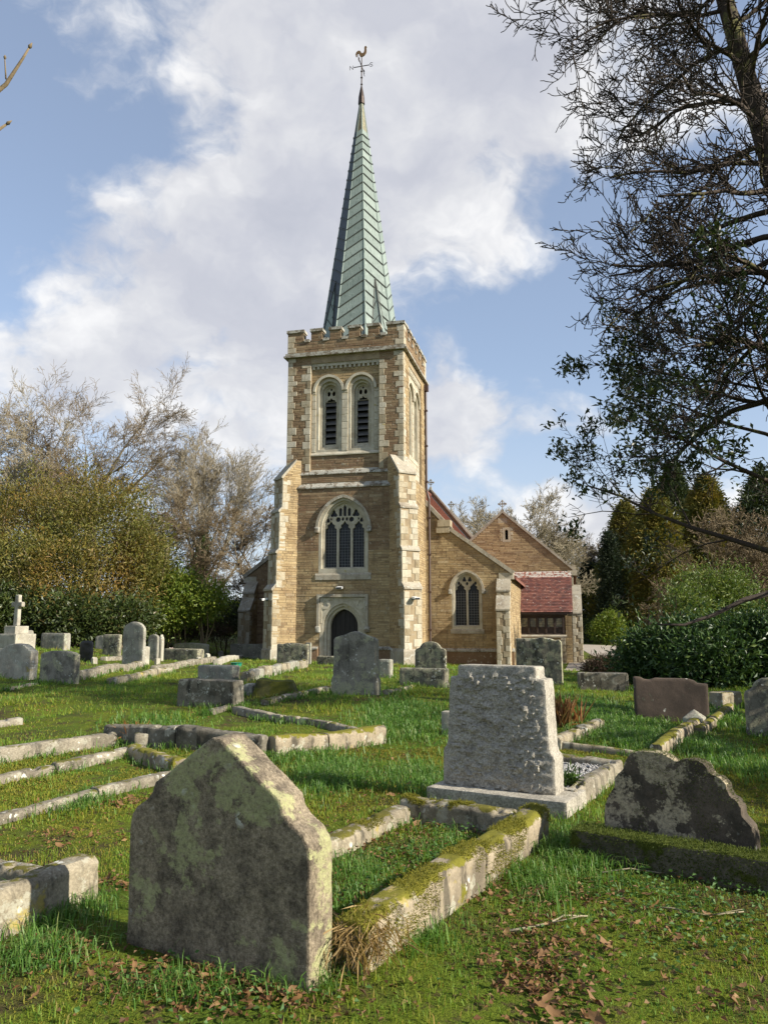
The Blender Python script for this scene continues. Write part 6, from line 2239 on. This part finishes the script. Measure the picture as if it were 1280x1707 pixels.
obj('leaves', V, Fc, M['holm'], root_h)

# laurel bank beyond the right edge of the picture: it shades the near right corner
shrub('laurel_bank', 'tall laurel bank along the right of the grass', 'hedge',
      [((6.3, .6, 1.0), (1.1, 1.5, 1.62), 3), ((6.4, 3.0, 1.0), (1.1, 1.5, 1.6), 3), ((6.6, -1.8, 1.0), (1.2, 1.5, 1.65), 3), ((6.9, 5.2, .95), (1.1, 1.3, 1.4), 3), ((7.4, 7.6, .9), (1.2, 1.4, 1.3), 3)],
      'laurel', 2300, 11, .17, .42, 20, 'twigdark', cl=.14, seed=51, lump=.12, gap=.2)

# twigs of a young tree at the left edge
yb = Vector((-4.9, 4.9, h1(-4.9, 4.9)))
yr = empty('sapling', yb)
tag(yr, 'bare budding sapling whose twig tips reach in at the upper left', 'tree')
mb = MB()
mb.tube([(0, 0, -.2), (.05, 0, 1.5), (.1, .05, 3.2), (.25, .1, 4.6), (.4, .1, 5.6)], [.07, .06, .05, .03, .012], 7)
mb.build('trunk', M['twig'], yr, True)
mb = MB()
for chain in ([(-130, 330), (-70, 240), (-20, 165), (10, 140), (25, 117), (38, 97), (48, 80)], [(-130, 330), (-60, 262), (-20, 228), (10, 207)]):
    q = [at_y(x, y, 4.9) - yb for x, y in chain]
    q = [Vector((.12, .05, 3.4))] + q
    n_ = len(q)
    mb.tube(q, [.02 * (1 - i / n_) + .0045 for i in range(n_)], 5)
    mb.tube([q[-1], q[-1] + (q[-1] - q[-2]).normalized() * .018, q[-1] + (q[-1] - q[-2]).normalized() * .05], [.006, .014, .002], 6)
q = [at_y(x, y, 4.9) - yb for x, y in ((10, 131), (9, 114), (8, 98))]
mb.tube(q, [.006, .005, .004], 5)
mb.tube([q[-1], q[-1] + Vector((0, 0, .015)), q[-1] + Vector((0, 0, .035))], [.005, .011, .002], 6)
mb.build('branches', M['twig'], yr, True)

# ==================================================================== GRASS, MOSS, LEAVES
FT = np.array(FOOT)


def clear(X, Y, pad=0.0):
    ok = np.ones(len(X), bool)
    for cx, cy, yw, hx, hy in FT:
        m_ = (np.abs(X - cx) < hx + hy + .3) & (np.abs(Y - cy) < hx + hy + .3)
        if not m_.any(): continue
        dx, dy = X[m_] - cx, Y[m_] - cy
        a = dx * math.cos(yw) + dy * math.sin(yw)
        b = -dx * math.sin(yw) + dy * math.cos(yw)
        ok[np.where(m_)[0]] &= ~((np.abs(a) < hx + pad) & (np.abs(b) < hy + pad))
    for L_, W_ in PATHS:
        A_ = np.array([(p.x, p.y) for p in L_])
        for (x, y), ww in zip(A_, W_):
            ok &= (X - x) ** 2 + (Y - y) ** 2 > (ww * .52) ** 2
    return ok


def blades(P, ln, wd, lean, seg2=True, r=rng):
    n = len(P)
    az = r.random(n) * 2 * math.pi
    ba = az + math.pi / 2 + r.normal(0, .5, n)
    dirv = np.stack([np.cos(az), np.sin(az), np.zeros(n)], 1)
    sidev = np.stack([np.cos(ba), np.sin(ba), np.zeros(n)], 1) * (wd / 2)[:, None]
    up = np.array([0, 0, 1.0])
    l3 = lean[:, None]
    mid = P + (up * .62 + dirv * l3 * .28) * ln[:, None]
    tipp = P + (up * (1 - .45 * l3) + dirv * l3 * .95) * ln[:, None]
    i = None
    if seg2:
        V = np.stack([P - sidev, P + sidev, mid - sidev * .8, mid + sidev * .8, tipp], 1)
        i = np.arange(n)[:, None] * 5
        Fc = np.concatenate([i + np.array([[0, 1, 3]]), i + np.array([[0, 3, 2]]), i + np.array([[2, 3, 4]])])
    else:
        V = np.stack([P - sidev, P + sidev, tipp], 1)
        i = np.arange(n)[:, None] * 3
        Fc = i + np.array([[0, 1, 2]])
    return V.reshape(-1, 3), Fc


def scatter(n, y0, y1, spread=.56, x0=.5, pad=0.0):
    Y = np.sqrt(rng.random(n) * (y1 ** 2 - y0 ** 2) + y0 ** 2)
    X = (rng.random(n) * 2 - 1) * (spread * Y + x0)
    ok = clear(X, Y, pad)
    return X[ok], Y[ok]


parts = []
for n, y0, y1, l0, l1, w0, s2_ in ((60000, 2.3, 5.2, .010, .034, .0034, True), (100000, 5.2, 10.5, .015, .05, .0056, True), (110000, 10.5, 20, .035, .11, .013, False), (70000, 20, 46, .05, .13, .03, False)):
    X, Y = scatter(n, y0, y1)
    dn = fbm2(X, Y, 1.3, 3, 61)
    fine = fbm2(X, Y, 4.5, 3, 62)
    keep = (fine + dn * .6) > .80
    keep |= rng.random(len(X)) < .25
    X, Y, dn, fine = X[keep], Y[keep], dn[keep], fine[keep]
    P = np.stack([X, Y, H(X, Y) - .004], 1)
    ln = (l0 + (l1 - l0) * rng.random(len(X)) ** 1.6) * (.55 + 1.1 * sm(dn, .35, .68))
    parts.append(blades(P, ln, np.full(len(X), w0) * rng.uniform(.7, 1.3, len(X)), rng.uniform(.15, 1.0, len(X)), s2_))
V, Fc = join(parts)
tag(obj('grass', V, Fc, M['grass']), 'short mossy churchyard grass between the graves', 'grass', kind='stuff')

# mats of short moss in the near turf
X, Y = scatter(150000, 2.3, 9.0)
k = fbm2(X, Y, 1.9, 4, 81) + .25 * fbm2(X, Y, 9.0, 2, 82) > .60
X, Y = X[k], Y[k]
n = len(X)
P = np.stack([X, Y, H(X, Y) - .003], 1)
Dv = rng.normal(0, .55, (n, 3)) + [0, 0, .8]
V, Fc = leaf_geo(P, Dv, rng.uniform(.008, .022, n) * np.clip(Y / 4.5, 1, 1.7), rng.uniform(.004, .007, n) * np.clip(Y / 4.5, 1, 1.7))
tag(obj('moss_mat', V, Fc, M['mossblade']), 'mats of short yellow-green moss in the near turf', 'moss', kind='stuff')

# longer tufts along stones and kerbs and in damp hollows
TX, TY, TLn, TW_ = [], [], [], []
for cx, cy, yw, hx, hy in FT:
    if cy > 24 or hx > 2.5 or abs(cx) > .62 * cy + 1: continue
    per_m = 60 if cy < 7 else (120 if cy < 13 else 60)
    n = int(per_m * (hx + hy) * 2)
    e_ = rng.integers(0, 4, n)
    s_ = rng.uniform(-1, 1, n)
    off = np.abs(rng.normal(0, .05, n)) + .008
    a = np.where(e_ < 2, s_ * (hx + .03), np.where(e_ == 2, hx + off, -hx - off))
    b = np.where(e_ < 2, np.where(e_ == 0, hy + off, -hy - off), s_ * (hy + .03))
    X = cx + a * math.cos(yw) - b * math.sin(yw)
    Y = cy + a * math.sin(yw) + b * math.cos(yw)
    pt = fbm2(X, Y, 3.0, 2, 71)
    k = (pt > .42) & (Y > 2.2)
    TX.append(X[k]); TY.append(Y[k])
for (px, py, rx, ry, n) in ((100, 1530, 90, 40, 420), (60, 1600, 80, 30, 260), (600, 1470, 60, 60, 350), (700, 1560, 60, 50, 160), (960, 1430, 60, 45, 900), (900, 1480, 60, 50, 350), (670, 1200, 70, 35, 2600), (560, 1290, 80, 30, 1500), (480, 1260, 60, 20, 600), (1000, 1190, 80, 22, 2600), (1060, 1230, 90, 25, 2400), (1200, 1260, 60, 40, 1600), (1200, 1200, 50, 25, 900), (140, 1340, 40, 18, 500), (740, 1420, 70, 40, 250), (300, 1660, 120, 30, 140), (500, 1640, 60, 30, 160), (250, 1210, 70, 15, 500), (700, 1300, 60, 30, 900)):
    xs = rng.normal(0, .55, n) * rx + px
    ys = rng.normal(0, .55, n) * ry + py
    G_ = [G(px + dx, py + dy) for dx, dy in ((0, 0),)][0]
    # spread in ground metres round the spot, by the spot's own distance
    dep = depth_of(G_)
    sx = rx * dep / F
    sy = ry * dep * dep / (F * CZ)
    X = G_.x + rng.normal(0, .5, n) * sx
    Y = G_.y + rng.normal(0, .5, n) * min(sy, 1.6)
    TX.append(X); TY.append(Y)
X = np.concatenate(TX); Y = np.concatenate(TY)
ok = clear(X, Y) & (Y > 2.1)
X, Y = X[ok], Y[ok]
rep_ = 3
X = np.repeat(X, rep_) + rng.normal(0, .014, len(X) * rep_)
Y = np.repeat(Y, rep_) + rng.normal(0, .014, len(Y) * rep_)
P = np.stack([X, Y, H(X, Y) - .006], 1)
ln = (.03 + .11 * rng.random(len(X)) ** 1.7) * (1 + .35 * np.clip((Y - 6) / 8, 0, 1))
parts = [blades(P, ln, rng.uniform(.0035, .0065, len(X)) * np.clip(Y / 5, 1, 3.2), rng.uniform(.25, 1.15, len(X)), True)]
V, Fc = join(parts)
tag(obj('grass_tufts', V, Fc, M['tuft']), 'longer green grass tufts along stones and kerbs', 'grass', kind='stuff')


def fuzz(os_, n, ln, wd, *a, **k):
    os_ = os_ if isinstance(os_, list) else [os_]
    for o in os_:
        fuzz1(o, n // len(os_), ln, wd, *a, **k)


def fuzz1(o, n, ln, wd, mat, minz=.3, thr=.5, scl=4.0, name='moss', seed=1):
    """short moss fronds standing on the upper faces of a stone"""
    me = o.data
    nv = len(me.vertices)
    co = np.zeros(nv * 3); me.vertices.foreach_get('co', co); co = co.reshape(-1, 3)
    no = np.zeros(nv * 3); me.vertices.foreach_get('normal', no); no = no.reshape(-1, 3)
    ok = (no[:, 2] > minz) & (fbm(co * scl, 3, seed) > thr)
    idx = np.where(ok)[0]
    if len(idx) == 0: return
    r = np.random.default_rng(seed)
    k = r.choice(idx, n)
    P = co[k] + r.normal(0, .006, (n, 3)) - no[k] * .004
    Dv = no[k] + r.normal(0, .55, (n, 3))
    V, Fc = leaf_geo(P, Dv, ln * r.uniform(.5, 1.4, n), np.full(n, wd), r=r)
    tag(obj(name, V, Fc, mat, o), kind='stuff')


fuzz(k_right, 22000, .016, .0045, M['mossblade'], -.1, .52, 4.0, seed=2)
fuzz(k_far, 5000, .013, .0045, M['mossblade'], .3, .55, 5.0, seed=3)
fuzz(k_left, 5000, .013, .0045, M['mossblade'], .3, .52, 5.0, seed=4)
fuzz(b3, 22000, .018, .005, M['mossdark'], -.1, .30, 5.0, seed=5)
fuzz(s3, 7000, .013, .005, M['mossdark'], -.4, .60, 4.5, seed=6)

# dead grass hanging at the near end of the mossy kerb
n = 420
t_ = rng.random(n)
Px = r0.x + GD.x * .05 + rng.normal(0, .07, n)
Py = r0.y + GD.y * .05 + rng.normal(0, .07, n)
P = np.stack([Px, Py, H(Px, Py) + .10 + .11 * rng.random(n)], 1)
Dv = np.stack([rng.normal(.1, .5, n), rng.normal(-.6, .4, n), rng.normal(-.55, .35, n)], 1)
V, Fc = leaf_geo(P, Dv, rng.uniform(.06, .16, n), np.full(n, .0035))
tag(obj('dead_grass', V, Fc, M['straw']), 'straw-coloured dead grass drooping over the near end of the mossy kerb', 'grass', kind='stuff')
P_ = G(228, 1240)
n = 260
P = np.array(P_)[None] + np.stack([rng.normal(0, .07, n), rng.normal(0, .05, n), rng.uniform(.0, .12, n)], 1)
Dv = rng.normal(0, .6, (n, 3)) + [0, -.1, .6]
V, Fc = leaf_geo(P, Dv, rng.uniform(.07, .2, n), np.full(n, .014))
tag(obj('dead_fern', V, Fc, M['russet']), 'dead orange-brown fern beside the raised pale kerb', 'fern')
P_ = G(938, 1212)
n = 140
P = np.array(P_)[None] + np.stack([rng.normal(0, .09, n), rng.normal(0, .08, n), np.full(n, 0.0)], 1)
Dv = rng.normal(0, .3, (n, 3)) + [0, 0, 1]
V, Fc = leaf_geo(P, Dv, rng.uniform(.2, .5, n), np.full(n, .022))
tag(obj('sword_leaf_clump', V, Fc, M['dryiris']), 'clump of reddish dried sword leaves behind the rock-faced granite stone', 'plant')
P_ = at_y(950, 1318, 6.55)
P_ = Vector((P_.x, P_.y, h1(P_.x, P_.y) + .07))
n = 260
P = np.array(P_)[None] + rng.normal(0, .035, (n, 3)) + np.array([0, 0, .03])
Dv = rng.normal(0, .7, (n, 3)) + [0, 0, .5]
V, Fc = leaf_geo(P, Dv, rng.uniform(.05, .13, n), np.full(n, .016))
tag(obj('small_fern', V, Fc, M['ivy']), 'small dark fern growing in the chippings', 'fern')

# creeping round leaves near the front stone and the scalloped tablet
CX, CY = [], []
for (px, py, n, s_) in ((330, 1640, 130, .16), (480, 1660, 60, .12), (60, 1620, 40, .1), (1130, 1520, 260, .25), (1220, 1570, 160, .22), (1050, 1490, 120, .15), (1240, 1500, 160, .2), (700, 1440, 220, .18), (640, 1500, 160, .15), (760, 1400, 160, .16), (1000, 1600, 90, .3), (430, 1690, 60, .2)):
    g_ = G(px, py)
    CX.append(g_.x + rng.normal(0, s_, n)); CY.append(g_.y + rng.normal(0, s_ * 1.2, n))
X, Y = np.concatenate(CX), np.concatenate(CY)
ok = clear(X, Y) & (Y > 2.1)
X, Y = X[ok], Y[ok]
n = len(X)
P = np.stack([X, Y, H(X, Y) + rng.uniform(.01, .06, n)], 1)
Dv = rng.normal(0, 1, (n, 3)) * [1, 1, .25] + [0, 0, .1]
V, Fc = leaf_geo(P, Dv, rng.uniform(.016, .034, n), rng.uniform(.013, .026, n), fold=.2)
tag(obj('creeping_leaves', V, Fc, M['clover']), 'low creeping green leaves between the grass', 'ground cover', kind='stuff')

# ---- fallen leaves: the larger ones singly, the small litter as one
LM = []
for j in range(8):
    r = random.Random(90 + j)
    n = 11
    V = [(0, 0, 0)]
    for k in range(n):
        q = 2 * math.pi * k / n
        rad = (.5 if k % 2 else .36) * r.uniform(.8, 1.15)
        x, y = rad * 1.25 * math.cos(q), rad * .72 * math.sin(q)
        V.append((x, y, .35 * x * x * r.uniform(.4, 1.8) + .5 * abs(y) * r.uniform(.2, 1.2)))
    Fc = [(0, 1 + k, 1 + (k + 1) % n) for k in range(n)]
    LM.append(raw_mesh('fallen_leaf', V, Fc, M['brownleaf'], True))
SPOT = [(300, 1640, .17, .09, 26, 'at the foot of the gabled front headstone'), (420, 1670, .18, .08, 22, 'at the foot of the gabled front headstone'), (100, 1590, .12, .08, 9, 'in the grass beside the stubby kerb corner'),
        (905, 1590, .09, .22, 26, 'in the drift of leaves beside the forked stick'), (890, 1660, .09, .12, 20, 'in the drift of leaves beside the forked stick'), (660, 1420, .2, .2, 26, 'inside the mossy kerbed front grave'), (720, 1385, .25, .1, 16, 'inside the mossy kerbed front grave'), (600, 1500, .1, .15, 8, 'inside the mossy kerbed front grave'),
        (200, 1340, .25, .1, 16, 'by the long pale kerb of the left grave'), (90, 1400, .25, .1, 8, 'by the long pale kerb of the left grave'), (200, 1480, .12, .06, 8, 'in the grass beside the stubby kerb corner'), (700, 1300, .3, .25, 12, 'on the lawn between the granite stone and the black-stained kerb'), (620, 1330, .3, .2, 8, 'on the lawn between the granite stone and the black-stained kerb'),
        (1050, 1500, .4, .2, 16, 'below the mossy beam of the scalloped tablet'), (1200, 1570, .25, .15, 10, 'among creeping leaves in the shaded grass'), (950, 1500, .15, .1, 8, 'below the mossy beam of the scalloped tablet'), (1240, 1680, .12, .05, 4, 'among creeping leaves in the shaded grass'), (1130, 1640, .3, .1, 4, 'among creeping leaves in the shaded grass'),
        (230, 1235, .15, .15, 5, 'around the dead fern'), (850, 1500, .12, .1, 7, 'along the outer side of the mossy kerb'), (1000, 1560, .25, .1, 8, 'in the drift of leaves beside the forked stick'), (60, 1460, .2, .1, 4, 'in the grass beside the stubby kerb corner')]
for px, py, sx, sy, n, where in SPOT:
    g_ = G(px, py)
    for k in range(n):
        x, y = g_.x + random.gauss(0, sx), g_.y + random.gauss(0, sy)
        if y < 2.2 or not clear(np.array([x]), np.array([y]))[0]: continue
        s_ = random.uniform(.032, .062)
        o = put('fallen_leaf', LM[random.randrange(8)], None, (x, y, h1(x, y) + random.uniform(.008, .03)), (random.gauss(0, .5), random.gauss(0, .5), random.uniform(0, 6.3)), (s_ * random.uniform(.8, 1.3), s_ * random.uniform(.6, 1.1), s_ * random.uniform(.6, 1.4)))
        tag(o, 'curled brown fallen leaf ' + where, 'leaf', 'fallen leaves ' + where)
X, Y = scatter(5200, 2.3, 14)
k = fbm2(X, Y, 1.7, 3, 77) > .54
X, Y = list(X[k]), list(Y[k])
for px, py, sx, sy, n, where in SPOT:
    g_ = G(px, py)
    X += list(g_.x + rng.normal(0, sx * 1.4, n * 14)); Y += list(g_.y + rng.normal(0, sy * 1.4, n * 14))
X, Y = np.array(X), np.array(Y)
k = clear(X, Y) & (Y > 2.2)
X, Y = X[k], Y[k]
n = len(X)
P = np.stack([X, Y, H(X, Y) + rng.uniform(.005, .03, n)], 1)
Dv = rng.normal(0, 1, (n, 3)) * [1, 1, .3]
V, Fc = leaf_geo(P, Dv, rng.uniform(.018, .042, n), rng.uniform(.01, .024, n), fold=.3)
tag(obj('leaf_litter', V, Fc, M['brownleaf']), 'scraps of brown leaf litter in the turf', 'litter', kind='stuff')


def stick(pts, rad, label):
    q = [G(*p) + Vector((0, 0, .018)) for p in pts]
    o_ = q[0].copy()
    mb = MB()
    mb.tube([v - o_ for v in q], [rad * (1 - .6 * i / len(q)) for i in range(len(q))], 5)
    m_ = len(q) // 2
    mb.tube([q[m_] - o_, (q[m_] - o_).lerp(q[-1] - o_, .5) + Vector((.07, -.03, .03))], [rad * .5, rad * .2], 4)
    tag(mb.build('fallen_stick', M['twigpale'], None, True, loc=o_), label, 'stick', 'sticks on the grass')


stick([(848, 1562), (880, 1556), (915, 1548), (940, 1536), (980, 1536)], .007, 'pale forked stick lying on the moss beside the mossy kerb')
stick([(1000, 1462), (1050, 1456), (1100, 1464), (1150, 1462)], .005, 'thin stick lying before the mossy beam')
stick([(1070, 1520), (1120, 1524), (1180, 1534), (1240, 1528)], .005, 'thin straight stick among creeping leaves')
